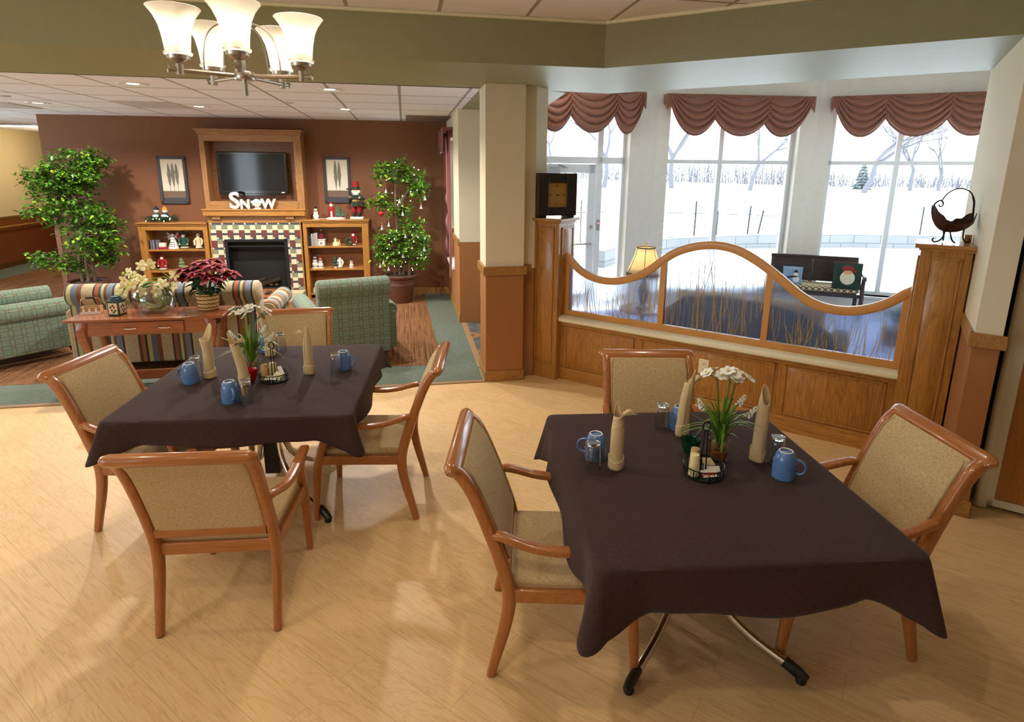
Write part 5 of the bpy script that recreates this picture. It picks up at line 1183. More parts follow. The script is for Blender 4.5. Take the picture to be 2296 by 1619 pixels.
MB().box(-.26, .26, -.26, .26, .475, .5).build('tabletop', m_console, et, bevel=.005)
for sx in (-1, 1):
    for sy in (-1, 1): MB().box(sx * .22 - .02, sx * .22 + .02, sy * .22 - .02, sy * .22 + .02, 0, .475).build('leg', m_console, et)
o = MB().box(-.025, .025, -.07, .07, 0, .02).build('remote_control', m_black, bevel=.004); tag(o, 'dark remote control lying on the end table', 'remote control'); place(o, uv(-1.70, 7.5, .501), TH)
# things on the console
CZ = .7225
t = thing('wire_basket', 'small wooden crate with wire handle and snowmen relief on the console', 'basket', uv(-2.80, 5.70, CZ), TH + R_(8))
b = MB().box(-.075, .075, -.045, -.039, 0, .062).box(-.075, .075, .039, .045, 0, .062).box(-.075, -.069, -.045, .045, 0, .062).box(.069, .075, -.045, .045, 0, .062).box(-.075, .075, -.045, .045, 0, .006); b.build('crate', plain('tan crate wood', lin(176, 140, 92), .6), t)
b = MB().box(-.077, .077, -.0475, -.045, 0, .022)
for x in (-.05, -.005, .045): b.ball((x, -.046, .028), .012, (1, .3, 1), 10, 6).ball((x, -.046, .045), .008, (1, .3, 1), 10, 6)
b.build('snowman_relief', m_snow, t)
b = MB()
for s in (-1, 1): b.tube([(s * .075, 0, .05), (s * .08, 0, .10), (s * .066, 0, .135), (s * .03, 0, .14)], .0025, 6)
b.build('bail', m_chrome, t); MB().tube([(-.035, 0, .14), (.035, 0, .14)], .009, 10).build('grip', m_log, t)
t = thing('tea_tin', 'square green and cream tin with rose panel and blue lid on the console', 'tin', uv(-2.555, 5.615, CZ), TH - R_(12))
MB().box(-.052, .052, -.052, .052, 0, .125).build('body', plain('tin green', lin(50, 70, 54), .35), t, bevel=.006)
for a in range(4):
    M = Matrix.Rotation(a * PI / 2, 4, 'Z'); b = MB(); b.box(-.04, .04, -.0535, -.052, .014, .112, M, mi=0)
    for x, z, m in ((-.01, .05, 1), (.012, .075, 1), (.0, .09, 2), (-.02, .075, 2), (.02, .045, 2), (.004, .03, 2)): b.mi = m; b.ball((0, 0, 0), .010, (1, .15, 1), 8, 5, M=M @ Matrix.Translation((x, -.0535, z)))
    b.build('panel', [m_ivory, m_red, m_fir], t)
MB().box(-.054, .054, -.054, .054, .125, .133).lathe([(.046, .133), (.046, .150), (.038, .155), (.04, .166), (.001, .168)], 24).build('lid', plain('blue lid', lin(48, 72, 88), .35), t)
t = thing('fishbowl_orchids', 'pale yellow orchids curling in a round glass bowl of water on the console', 'flowers', uv(-2.28, 5.70, CZ), TH)
b = MB().lathe([(.001, 0), (.09, 0), (.15, .02), (.175, .08), (.17, .16), (.14, .215), (.132, .225), (.129, .222), (.137, .212), (.166, .16), (.170, .08), (.146, .024), (.09, .008), (.001, .008)], 40); b.build('bowl', m_glass, t)
rd = random.Random(21)
for k in range(9):
    r = rd.uniform(.08, .15); a0 = rd.uniform(0, 6.28); ti = rd.uniform(-.3, .3)
    pts = [(r * cos(a0 + f), .4 * r * sin(a0 + f * .9) * ti * 3, .145 + min(r, .125) * sin(a0 + f) * 1.0) for f in [5.2 * i / 22 for i in range(23)]]
    MB().tube(pts, .0055, 7).build('stem', plain('orchid stem', lin(96, 122, 40), .4, nz=.25, nscale=30), t)
ORC = [(-.04, .43), (.02, .435), (-.15, .37), (-.19, .30), (-.215, .235), (-.06, .30), (-.06, .20), (.22, .34), (.21, .24), (.04, .19), (-.245, .175), (-.11, .33), (-.16, .26), (.12, .27)]
m_orc = plain('cream orchid petal', lin(236, 232, 186), .5, nz=.06); pts_prev = None
MB().tube([(.14, 0, .18), (.16, .0, .3), (.08, -.02, .39), (-.04, -.03, .40), (-.15, -.03, .34), (-.22, -.03, .22), (-.25, -.03, .15)], .005, 7).build('stem', MT['orchid stem'], t)
MB().tube([(-.12, 0, .15), (-.14, .0, .24), (-.02, -.03, .30), (.12, -.03, .32), (.22, -.03, .26)], .005, 7).build('stem', MT['orchid stem'], t)
for x, z in ORC:
    M = Matrix.Translation((x, -.05 + rd.uniform(-.04, .03), z)) @ Matrix.Rotation(PI / 2 + rd.uniform(-.5, .3), 4, 'X') @ Matrix.Rotation(rd.uniform(-.6, .6), 4, 'Y') @ Matrix.Rotation(rd.uniform(0, 1.2), 4, 'Z')
    b = MB()
    for i in range(5):
        b.ball((0, 0, 0), 1, (.030 if i % 2 else .026, .023 if i in (1, 4) else .014, .003), 9, 6, M=M @ Matrix.Rotation(i * 2 * PI / 5, 4, 'Z') @ Matrix.Translation((.026, 0, 0)) @ Matrix.Rotation(R_(-10), 4, 'Y'))
    f = b.build('flower', m_orc, t); MB().ball((0, 0, .006), .009, (1, 1, 1.2), 8, 6, M=M).build('lip', m_cup, f)
for x, z in ((-.25, .12), (-.06, .13), (.05, .135), (-.2, .36)): MB().ball((x, -.05, z), .013, (1, 1, 1.2)).build('bud', plain('green bud', lin(150, 180, 50), .4), t)
t = thing('poinsettia', 'dark red poinsettia in a banded wicker basket at the right end of the console', 'flowers', uv(-1.83, 5.72, CZ), TH)
b = MB(); b.mi = 0
b.lathe([(.075, 0), (.085, .01), (.1, .155), (.094, .155), (.08, .02), (.001, .018)], 30, caps=False); b.mi = 1
for k in range(4): b.tube([((.0865 + .0042 * k) * cos(a), (.0865 + .0042 * k) * sin(a), .03 + .036 * k + .0025 * sin(14 * a)) for a in [2 * PI * i / 84 for i in range(84)]], .0042, 5, loop=True)
b.build('basket', [plain('natural wicker', lin(208, 176, 122), .7, nz=.2, nscale=70), plain('dark wicker', lin(78, 50, 34), .7)], t)
m_pred = plain('poinsettia red', lin(124, 12, 30), .7, nz=.25, nscale=12); m_pgr = plain('poinsettia leaf', lin(38, 68, 34), .5, nz=.25, nscale=12)
def blade(b, c, d, L, w, up=V((0, 0, 1)), curl=.25):
    d = d.normalized(); sd = d.cross(up).normalized(); nn = sd.cross(d)
    rows = []
    for k in range(7):
        f = k / 6; ww = w * (sin(PI * min(1, f * .93 + .07)) ** .8) * (1 - .25 * f); p = c + d * L * f - nn * (curl * L * f * f)
        rows.append([p - sd * ww + nn * ww * .25, p, p + sd * ww + nn * ww * .25])
    v = [[b.bm.verts.new(p) for p in r] for r in rows]
    for r0, r1 in zip(v[:-1], v[1:]):
        for i in range(2): b._f([r0[i], r0[i + 1], r1[i + 1], r1[i]])
rd = random.Random(6); heads = [(-.02, -.02, .44), (.12, -.08, .42), (-.13, -.05, .39), (.2, .02, .34), (-.2, .02, .32), (.05, .1, .44), (.0, -.14, .37), (.10, -.15, .33), (-.1, .12, .38)]
for c in heads:
    c = V(c); b = MB()
    for ring, (n_, L, tilt) in enumerate(((6, .125, -.15), (6, .10, .2), (4, .06, .6))):
        for i in range(n_):
            a = i * 2 * PI / n_ + ring * .5 + rd.uniform(-.2, .2); out = V((c.x, c.y, .12)).normalized()
            d = V((cos(a), sin(a), tilt)) + V((c.x, c.y, 0)) * 1.6; blade(b, c, d, L * rd.uniform(.85, 1.15), .034 * L / .1, curl=.3)
    f = b.build('flower', m_pred, t, solid=.0012, keep=True); b = MB()
    for i in range(5): b.ball(c + V((.01 * cos(i * 1.26), .01 * sin(i * 1.26), .02)), .006, n=7, m=5)
    b.build('centre', m_gold, f); MB().tube([(0, 0, .12), (c.x * .5, c.y * .5, .26), tuple(c)], .005, 6).build('stem', m_pgr, t)
b = MB()
for i in range(34): a = rd.uniform(0, 6.28); blade(b, V((.07 * cos(a), .07 * sin(a), rd.uniform(.17, .32))), V((cos(a), sin(a), rd.uniform(-.5, .3))), rd.uniform(.08, .14), .035, curl=.35)
b.build('leaves', m_pgr, t, solid=.0012, keep=True)
# ------------------------------------------------------------------ oak half wall, pillars, curved screen (local x along the wall, y away)
def raised(b, x0, x1, z0, z1, y, d=.016):
    """raised-and-fielded panel facing -y"""
    f = .045
    for a in ((x0, x1, z0, z0 + .012), (x0, x1, z1 - .012, z1), (x0, x0 + .012, z0, z1), (x1 - .012, x1, z0, z1)): b.box(a[0], a[1], y - .012, y, a[2], a[3])
    o = [(x0 + .012, z0 + .012), (x1 - .012, z0 + .012), (x1 - .012, z1 - .012), (x0 + .012, z1 - .012)]; i = [(x0 + f, z0 + f), (x1 - f, z0 + f), (x1 - f, z1 - f), (x0 + f, z1 - f)]
    vo = [b.bm.verts.new((x, y - .002, z)) for x, z in o]; vi = [b.bm.verts.new((x, y - d, z)) for x, z in i]
    for k in range(4): b._f([vo[k], vo[(k + 1) % 4], vi[(k + 1) % 4], vi[k]])
    b._f(vi)
def rs_root(o, r, s, z=0): o.location = rs(r, s, z); o.rotation_euler = (0, 0, RS_ANG); return o
hw_ = struct(MB().box(-2.745, .024, 0, .15, 0, .58).build('wall_divider', oak_v)); rs_root(hw_, 0, 4.80); hw_['label'] = 'oak panelled half wall between the dining room and the bay'
b = MB().box(-2.745, .024, -.012, 0, .0, .125).box(-2.745, .024, -.004, 0, .545, .58); b.build('trim_rail', oak_h, hw_, bevel=.003)
b = MB()
for x0, x1 in ((-2.685, -1.98), (-1.91, -.79), (-.715, -.045)): raised(b, x0, x1, .14, .54, 0)
b.build('panel', oak_v, hw_)
MB().sweep([(-2.757, .05, .608), (.026, .05, .608)], .064, .2, side=(0, 0, 1), n=16, e=3).build('ledge', m_cream, hw_)
def pillar(r0, r1, s0, s1, z1, label, fz0=.15):
    t = thing('oak_pillar', label, 'pillar', rs(r0, s0), RS_ANG, 'oak pillars'); w, d = r1 - r0, s1 - s0
    MB().box(0, w, 0, d, 0, z1 - .03).build('body', oak_v, t, bevel=.003)
    b = MB(); raised(b, .05, w - .05, fz0, z1 - .085, 0); b.build('panel', oak_v, t)
    M = Matrix.Translation((w, 0, 0)) @ Matrix.Rotation(PI / 2, 4, 'Z')
    b = MB(); raised(b, .05, d - .04, .70, z1 - .085, 0); b.bm.transform(M); b.build('panel', oak_v, t)
    M = Matrix.Translation((0, d, 0)) @ Matrix.Rotation(-PI / 2, 4, 'Z')
    b = MB(); raised(b, .05, d - .04, .15, z1 - .085, 0); b.bm.transform(M); b.build('panel', oak_v, t)
    MB().box(-.035, w + .035, -.035, d + .035, z1 - .028, z1).box(-.012, w + .012, -.012, d + .012, z1 - .045, z1 - .028).build('cap', oak_h, t, bevel=.004); return t
pillar(-3.035, -2.745, 4.72, 5.02, 1.572, 'square oak pillar carrying the black clock, left end of the half wall'); pillar(.024, .30, 4.685, 4.985, 1.56, 'square oak pillar carrying the iron basket, right end of the half wall')
sc = thing('privacy_screen', 'curved-top maple screen with frosted panes and reeds on the half wall', 'screen', rs(0, 4.862, .64), RS_ANG)
CURVE = [(-2.744, 1.278), (-2.68, 1.20), (-2.597, 1.121), (-2.456, 1.07), (-2.32, 1.05), (-2.187, 1.065), (-2.06, 1.105), (-1.939, 1.165), (-1.854, 1.232), (-1.76, 1.318), (-1.659, 1.385), (-1.496, 1.444), (-1.33, 1.463), (-1.179, 1.438), (-1.019, 1.362), (-.9, 1.285), (-.814, 1.222), (-.74, 1.16), (-.665, 1.11), (-.57, 1.064), (-.46, 1.044), (-.35, 1.048), (-.25, 1.072), (-.15, 1.116), (-.06, 1.18), (.024, 1.27)]
CURVE = [(x, z - .64) for x, z in CURVE]
def cz(x):
    for (x0, z0), (x1, z1) in zip(CURVE[:-1], CURVE[1:]):
        if x0 <= x <= x1: f = (x - x0) / (x1 - x0); return z0 + (z1 - z0) * f
    return CURVE[-1][1]
xs = [-2.744 + (2.768) * i / 60 for i in range(61)]
def czs(x): return sum(cz(max(-2.744, min(.024, x + d))) for d in (-.06, -.03, 0, .03, .06)) / 5
MB().sweep([(x, 0, czs(x) - .034) for x in xs], .05, .068, side=(0, 1, 0), n=14, e=5).build('top_rail', m_maple, sc)
MB().box(-2.744, .024, -.022, .022, 0, .055).build('bottom_rail', m_maple, sc, bevel=.004)
for x0, x1 in ((-2.744, -2.69), (-1.797, -1.745), (-.934, -.886), (-.03, .024)):
    b = MB(); b.prism([(x0, .05), (x1, .05), (x1, czs(x1) - .045), (x0, czs(x0) - .045)], -.021, .021, Matrix.Rotation(PI / 2, 4, 'X')); b.build('post', m_maple, sc, bevel=.003)
def frosted():
    t = NT('frosted acrylic'); g = t.new('ShaderNodeBsdfRefraction'); g.inputs['Roughness'].default_value = .23; g.inputs['IOR'].default_value = 1.12; g.inputs[0].default_value = (.86, .91, 1, 1)
    tl = t.new('ShaderNodeBsdfTranslucent'); tl.inputs[0].default_value = (.62, .72, 1, 1); df = t.new('ShaderNodeBsdfGlossy'); df.inputs['Roughness'].default_value = .15
    tr = t.new('ShaderNodeBsdfTransparent'); tr.inputs[0].default_value = (.9, .94, 1, 1)
    a = t.new('ShaderNodeMixShader'); a.inputs[0].default_value = .10; b_ = t.new('ShaderNodeMixShader'); b_.inputs[0].default_value = .04; c_ = t.new('ShaderNodeMixShader'); c_.inputs[0].default_value = .12
    t.l.new(g.outputs[0], a.inputs[1]); t.l.new(tl.outputs[0], a.inputs[2]); t.l.new(a.outputs[0], b_.inputs[1]); t.l.new(df.outputs[0], b_.inputs[2]); t.l.new(b_.outputs[0], c_.inputs[1]); t.l.new(tr.outputs[0], c_.inputs[2]); t.l.new(c_.outputs[0], t.out.inputs[0])
    return t.m
m_frost = frosted(); m_reed = plain('dried reed', lin(186, 156, 74), .7, nz=.35, nscale=14)
rd = random.Random(11)
for x0, x1 in ((-2.69, -1.797), (-1.745, -.934), (-.886, -.03)):
    n = 26; b = MB(); px = [x0 + (x1 - x0) * i / n for i in range(n + 1)]
    b.prism([(x0, .05)] + [(x1, .05)] + [(x, czs(x) - .06) for x in px[::-1]], -.006, -.002, Matrix.Rotation(PI / 2, 4, 'X')); pn = b.build('pane', m_frost, sc)
    b = MB()
    for k in range(int((x1 - x0) * 92)):
        xa = rd.uniform(x0 + .01, x1 - .01); H = czs(xa) - .07
        if rd.random() < .5: z0, z1 = .055, rd.uniform(.35, 1.0) * H
        else: z0, z1 = rd.uniform(.1, .6) * H, H
        dx = rd.gauss(0, .03); xb = min(max(xa + dx, x0 + .005), x1 - .005); z1 = min(z1, czs(xb) - .07)
        if z1 - z0 < .06: continue
        r0 = rd.uniform(.0010, .0026); mid = ((xa + xb) / 2 + rd.gauss(0, .006), -.0035, (z0 + z1) / 2)
        b.tube([(xa, -.0035, z0), mid, (xb, -.0035, z1)], [r0, r0 * .9, r0 * .5], 5)
    o = b.build('reeds', m_reed, sc); o['kind'] = 'stuff'
ou = thing('power_outlet', 'cream double power outlet plate on the oak half wall behind the right table', 'outlet', rs(-1.342, 4.786, .408), RS_ANG)
MB().box(-.042, .042, -.006, 0, -.062, .062).build('plate', m_cream, ou, bevel=.004)
for z in (.024, -.024):
    s_ = MB().lathe([(.019, 0), (.018, .003), (.001, .003)], 18, M=Matrix.Translation((0, -.006, z)) @ Matrix.Rotation(PI / 2, 4, 'X'), caps=False).build('socket', m_cream, ou)
    MB().box(-.009, -.006, -.0100, -.008, z - .002, z + .009).box(.006, .009, -.0100, -.008, z - .002, z + .009).ball((0, -.009, z - .008), .0028, (1, .4, 1), 8, 5).build('slot', m_black, s_)
# clock
ck = thing('mantel_clock', 'square black rough-wood clock with gold face on the left oak pillar', 'clock', rs(-2.89, 4.862, 1.574), R_(14))
m_ckb = plain('black hewn wood', (.016, .014, .014), .4, nz=.3, nscale=30, bump=.9, bscale=45)
b2 = MB()
for a in ((-.225, -.105, .022, .43), (.105, .225, .022, .43), (-.105, .105, .335, .43), (-.105, .105, .022, .105)): b2.box(a[0], a[1], -.105, .09, a[2], a[3])
b2.box(-.2, .2, .0, .085, .05, .4)
for v_ in b2.bm.verts: v_.co = V((v_.co.x * .84, v_.co.y, v_.co.z * .95))
b2.build('case', m_ckb, ck, bevel=.006)
MB().box(-.175, -.1, -.08, .08, 0, .022).box(.1, .175, -.08, .08, 0, .022).build('foot', m_ckb, ck)
MB().box(-.092, .092, -.072, -.06, .096, .322).build('face', plain('antique gold', lin(176, 140, 76), .45, .3, nz=.15, nscale=14), ck)
b = MB().box(-.090, -.084, -.1, -.07, .099, .319).box(.084, .090, -.1, -.07, .099, .319).box(-.09, .09, -.1, -.07, .097, .103).box(-.09, .09, -.1, -.07, .315, .321); b.build('bezel', m_gold, ck)
m_ink = plain('dark ink', (.03, .025, .02), .5)
for tx, x, z in (('XII', 0, .293), ('III', .064, .21), ('VI', 0, .124), ('IX', -.062, .21)): text_mb(tx, .027, .0006, 'numeral', m_ink, ck, Matrix.Translation((x, -.0735, z)) @ Matrix.Rotation(PI / 2, 4, 'X'))
MB().tube([(0, -.076, .21), (.018, -.076, .209), (.033, -.076, .208)], [.002, .0035, .0015], 6).build('hour_hand', m_ink, ck)
MB().tube([(0, -.078, .21), (-.012, -.078, .18), (-.02, -.078, .155)], [.002, .002, .001], 6).build('minute_hand', plain('pewter', (.35, .33, .3), .4, .7), ck); MB().ball((0, -.078, .21), .006).build('pivot', m_ink, ck)
# iron basket on the right pillar
ib = thing('iron_basket', 'brown leaf-shaped iron basket with arched handle and scroll feet on the right oak pillar', 'basket', rs(.165, 4.835, 1.561), R_(-6))
m_rust = plain('rust brown leaf metal', lin(78, 44, 34), .5, .2, nz=.25, nscale=20); m_iron2 = plain('dark wrought iron', lin(38, 30, 28), .5, .4)
def dish(a, c):
    x = (a - .5) * 2; y = (c - .5) * 2; w = max(.02, 1 - abs(x) ** 2.4) ** .5
    rim = y * y; z = .075 + .085 * (rim * w) + .07 * max(0, -x) ** 3 + .035 * max(0, x) ** 3 + .004 * sin(14 * x) * rim
    z = .07 + (.065 * rim + .06 * abs(x) ** 2.2 + .05 * max(0, -x) ** 4) + .006 * sin(16 * x) * rim
    return V((.132 * x, .075 * y * w, z))
MB().grid(dish, 40, 14).build('leaf_dish', m_rust, ib, solid=.004)
b = MB(); b.tube([dish(i / 40, 0) for i in range(41)], .003, 6).tube([dish(i / 40, 1) for i in range(41)], .003, 6); b.build('rim', m_iron2, ib)
hp = [(-.13, 0, .185), (-.132, 0, .22), (-.122, 0, .255), (-.095, 0, .275), (-.075, 0, .262), (-.075, 0, .24), (-.09, 0, .235), (-.098, 0, .248)]
MB().tube(hp, [.006, .006, .0055, .005, .005, .004, .004, .005], 8, sm=5).build('scroll', m_iron2, ib)
MB().tube([(-.085, 0, .272), (-.06, 0, .315), (-.02, 0, .345), (.03, 0, .352), (.08, 0, .33), (.112, 0, .28), (.127, .012, .22), (.132, .012, .16)], .0042, 8, sm=5).build('handle', m_iron2, ib)
MB().tube([(.09, 0, .322), (.105, -.01, .26), (.108, -.012, .2), (.106, -.012, .15)], .003, 6).build('handle_strand', m_iron2, ib)
for pts in ([(-.06, -.02, .098), (-.055, -.03, .05), (-.075, -.035, .02), (-.105, -.035, .008), (-.122, -.035, .02), (-.115, -.035, .034)], [(-.03, -.04, .098), (-.02, -.06, .03), (.0, -.07, .006)], [(.07, -.02, .104), (.066, -.03, .04), (.08, -.035, .012), (.1, -.035, .008), (.108, -.035, .024), (.096, -.035, .032)], [(.0, .05, .104), (.0, .06, .04), (.0, .06, .006)]): MB().tube(pts, .0048, 8, sm=5).build('scroll_foot', m_iron2, ib)
o = tag(MB().box(-.02, .02, -.02, .02, 0, .05).build('wood_block', oak_v), 'small oak block standing behind the iron basket', 'block'); rs_root(o, .27, 4.95, 1.561)

# ------------------------------------------------------------------ folding partition at right
pt = thing('folding_partition', 'cream framed folding partition with wood panels at the right edge', 'partition', rs(.515, 4.335), RS_ANG)
m_pf = plain('cream partition frame', lin(206, 198, 170), .4); m_pw = wood('partition veneer', lin(176, 118, 58), lin(146, 92, 40), 'z', .4, .1, 1.4, .5)
MB().lathe([(.026, 0.01), (.026, 2.73)], 18, (.012, 0, 0)).box(.0, .05, -.02, .03, .012, 2.73).build('edge_post', m_pf, pt)
for k in range(4):
    x0 = .045 + k * .36
    b = MB().box(x0, x0 + .035, -.02, .03, .03, 2.72).box(x0 + .32, x0 + .355, -.02, .03, .03, 2.72).box(x0, x0 + .355, -.02, .03, .03, .075).box(x0, x0 + .355, -.02, .03, 2.66, 2.72); f = b.build('panel_frame', m_pf, pt, bevel=.004)
    MB().box(x0 + .035, x0 + .32, -.006, .02, .07, 2.67).build('veneer_panel', m_pw, pt)
MB().box(-.03, 1.5, -.03, .04, 2.72, 2.742).build('track', m_pf, pt)
o = MB().lathe([(.03, 0), (.03, .09), (.026, .10), (.026, .13), (.001, .132)], 18).build('floor_bolt', plain('grey plastic', lin(150, 150, 140), .4)); tag(o, 'grey cylindrical floor fitting in the dark gap beside the partition', 'fitting'); rs_root(o, .50, 4.44, 0)

# ------------------------------------------------------------------ swag valances
def valance(M, x0, x1, label, spans, ztop=3.065, depth=.55):
    t = thing('window_valance', label, 'valance', M.to_translation(), M.to_euler().z, 'swag valances')
    yo = -.15
    for k, (a, c, lay) in enumerate(spans):
        def sw(f, q, a=a, c=c, lay=lay):
            s_ = 2 * f - 1; wid = (c - a) / 2; mid = (a + c) / 2
            xx = mid + s_ * wid * (1 - .42 * (1 - q) * (1 - .15 * abs(s_)))
            sag = (.05 + .50 * q ** .9) * (1 - abs(s_) ** 2.1) ** .9 * depth / .55
            fold = (1 - (s_ * s_) ** 3)
            w = (q * 5.2 + .25 * s_ * (1 - q)); rid = abs(sin(w * PI)) ** .8
            return V((xx, yo - .012 * lay - .055 * sin(PI * min(1, q * 1.1)) * (1 - s_ * s_) - .050 * rid * fold * (0 if q > .97 else 1), ztop - sag - .018 * rid * fold * q))
        MB().grid(sw, 44, 76).build('swag', m_rose2, t, solid=.003, sharp=80)
    for s_, xa in ((-1, x0), (1, x1)):
        b = MB(); b.grid(lambda f, q: V((xa + s_ * .004 - s_ * .05 * (1 - f) * .2, yo + (.15 * f), ztop - q * (.12 + .10 * (1 - f) ** 1.2))), 8, 6); b.grid(lambda f, q: V((xa - s_ * .10 * f, yo - .004, ztop - q * (.22 - .16 * f))), 6, 6); b.build('side_tail', m_rose2, t, solid=.003)
    MB().box(x0, x1, yo + .002, -.002, ztop - .05, ztop).build('board', m_rose2, t)
    return t
valance(ML, -.15, 1.53, 'copper brown swag valance over the exit door window, cut off by the pillar wall', [(-.2, .52, 0), (.95, 1.53, 0), (.22, 1.2, 1)])
valance(MM, .07, 2.24, 'copper brown swag valance with three scallops over the middle window', [(.07, .92, 0), (1.32, 2.24, 0), (.58, 1.74, 1)])
valance(MR, .14, 2.32, 'copper brown swag valance over the window at right, above the iron basket', [(.14, .95, 0), (1.38, 2.3, 0), (.66, 1.72, 1)])
t = thing('ceiling_lamp', 'white dome ceiling lamp showing below the soffit edge above the windows', 'ceiling light', (3.15, 6.45, 3.12))
MB().lathe([(.001, -.10), (.05, -.098), (.11, -.08), (.15, -.04), (.165, 0), (.001, 0)], 32, caps=False).build('dome', plain('white dome', (.82, .84, .86), .3), t); MB().tube([(0, 0, 0), (0, 0, .28)], .012, 8).build('stem', m_nickel, t)
# ------------------------------------------------------------------ bay furniture
m_dkwood = wood('dark bench wood', lin(66, 52, 48), lin(44, 34, 32), 'x', .4, .2)
be = thing('bench', 'dark slatted wooden bench with patterned seat pad by the windows', 'bench', (4.30, 8.28, 0), R_(159.3))
for x in (-.58, 0, .52):
    MB().sweep([(x, -.20, .30), (x, -.215, .45), (x, -.25, .65), (x, -.29, .82)], .05, .035, side=(1, 0, 0), n=8, e=6).build('back_stile', m_dkwood, be)
MB().box(-.60, .55, -.315, -.265, .79, .835).build('top_rail', m_dkwood, be, bevel=.01)
for k in range(7):
    z = .47 + .045 * k; y = -.21 - (z - .45) * .21; MB().box(-.57, .52, y - .012, y + .006, z, z + .052).build('slat', m_dkwood, be, bevel=.003)
for x in (-.61, .58):
    MB().sweep([(x, -.24, .62), (x, .0, .64), (x, .18, .645), (x, .26, .62), (x, .275, .585)], .05, .034, side=(1, 0, 0), n=10).build('armrest', m_dkwood, be)
    MB().sweep([(x, .22, .60), (x, .20, .5), (x, .22, .40), (x, .22, .002)], .05, .05, side=(1, 0, 0), n=10).build('leg', m_dkwood, be); MB().sweep([(x, -.20, .42), (x, -.21, .002)], .05, .05, side=(1, 0, 0), n=10).build('leg', m_dkwood, be)
MB().box(-.60, .57, -.2, .22, .33, .38).build('seat_frame', m_dkwood, be, bevel=.005)
def trellis():
    t = NT('trellis seat fabric'); x, y, z = t.sep(t.mapping(t.coord('UV'), rot=(0, 0, PI / 4), scale=(18, 18, 18)))
    f = lambda c: t.math('LESS_THAN', t.math('ABSOLUTE', t.math('SUBTRACT', t.math('FRACT', c), .5)), .14)
    t.col(t.mix(t.math('MAXIMUM', f(x), f(y)), lin(208, 190, 150), lin(82, 66, 46))); t.bs(.9); return t.m
pad = tag(MB().box(-.57, .545, -.19, .22, 0, .085).build('seat_pad', trellis(), bevel=.035, seg=4), 'long trellis-patterned seat pad lying on the dark bench', 'cushion'); place(pad, (4.30, 8.28, .382), R_(159.3))
def pillow(loc, rz, tilt, w, m, label):
    t = thing('throw_pillow', label, 'pillow', loc, 0, 'pillows on the bench'); t.rotation_euler = (R_(tilt), 0, rz)
    th = lambda a, c: .055 * (max(0, sin(PI * a)) * max(0, sin(PI * c))) ** .45
    b = MB(); P = lambda a, c, s: V(((a - .5) * w * (1 - .05 * sin(PI * c)), s * th(a, c), c * w - .02 + .03 * 0))
    b.grid(lambda a, c: P(a, c, 1), 18, 18).grid(lambda a, c: P(a, c, -1), 18, 18); b.build('cover', m, t, sharp=80); return t, th
t, th = pillow((3.99, 8.22, .47), R_(-20), -10, .26, plain('light blue knit', lin(128, 158, 190), .9, nz=.12), 'light blue pillow with a snowman picture at the left of the bench')
b = MB().ball((.04, -.052, .06), .045, (1, .25, 1)).ball((.035, -.056, .13), .032, (1, .25, 1)); b.build('snowman_motif', m_snow, t); MB().box(.0, .07, -.062, -.05, .155, .162).box(.015, .055, -.062, -.05, .16, .19).build('hat_motif', m_black, t)
MB().tube([(-.09, -.045, .06), (-.05, -.055, .09), (.0, -.06, .10), (.05, -.062, .10)], .011, 7).build('scarf_motif', plain('striped scarf', lin(60, 44, 50), .9), t)
t, th = pillow((4.60, 7.93, .47), R_(-24), -14, .36, plain('dark green tapestry', lin(34, 58, 46), .9, nz=.2), 'dark green pillow with a white-bearded face, at the right of the bench')
MB().ball((0, -.056, .13), .095, (.95, .2, 1)).build('beard_motif', plain('cream wool', lin(216, 206, 176), .95, nz=.12, nscale=60), t); MB().ball((0, -.066, .205), .055, (1, .2, .6)).build('face_motif', m_skin, t)
MB().ball((0, -.062, .255), .075, (1, .2, .6)).ball((.085, -.055, .225), .02, (1, .5, 1)).build('cap_motif', plain('brick red wool', lin(132, 50, 44), .95), t)
b = MB(); b.tube([(-.17, 0, .0), (.17, 0, .0), (.175, 0, .34), (-.175, 0, .34)], .010, 6, loop=True); b.build('piping', plain('maroon cord', lin(86, 36, 38), .9), t)
# dark sofa behind the screen
ds = thing('loveseat', 'dark brown loveseat seen blurred through the frosted screen', 'sofa', rs(-1.22, 6.02), RS_ANG)
m_dks = plain('dark brown upholstery', lin(44, 36, 34), .9, sheen=0); b = MB()
MB().sweep([(-.74, -.36, .40), (-.70, -.37, .60), (-.58, -.37, .70), (-.3, -.37, .745), (.15, -.37, .73), (.45, -.37, .67), (.62, -.37, .56), (.72, -.36, .40)], .14, .22, side=(0, 1, 0), n=14, e=3).build('back_frame', m_dks, ds)
MB().box(-.70, .68, -.43, -.30, .12, .62).build('back_panel', m_dks, ds, bevel=.03)
for s in (-1, 1): MB().box(s * .72 - .08, s * .72 + .08, -.40, .38, .12, .52).build('arm_panel', m_dks, ds, bevel=.05, seg=4)
MB().box(-.66, .66, -.3, .38, .14, .40).build('seat_base', m_dks, ds, bevel=.04)
for sx in (-.7, .7):
    for sy in (-.36, .34): MB().box(sx - .03, sx + .03, sy - .03, sy + .03, 0, .13).build('leg', m_leg, ds)
m_tanc = plain('tan cushion', lin(206, 184, 150), .9)
for x, lb in ((-.40, 'tan back cushion rising at the left of the dark loveseat'), (.30, 'tan back cushion rising at the right of the dark loveseat')):
    o = tag(MB().box(-.33, .33, -.08, .08, 0, .46).build('back_cushion', m_tanc, bevel=.07, seg=4), lb, 'cushion', 'tan back cushions'); rs_root(o, -1.22 + x, 6.02 - .20, .395)
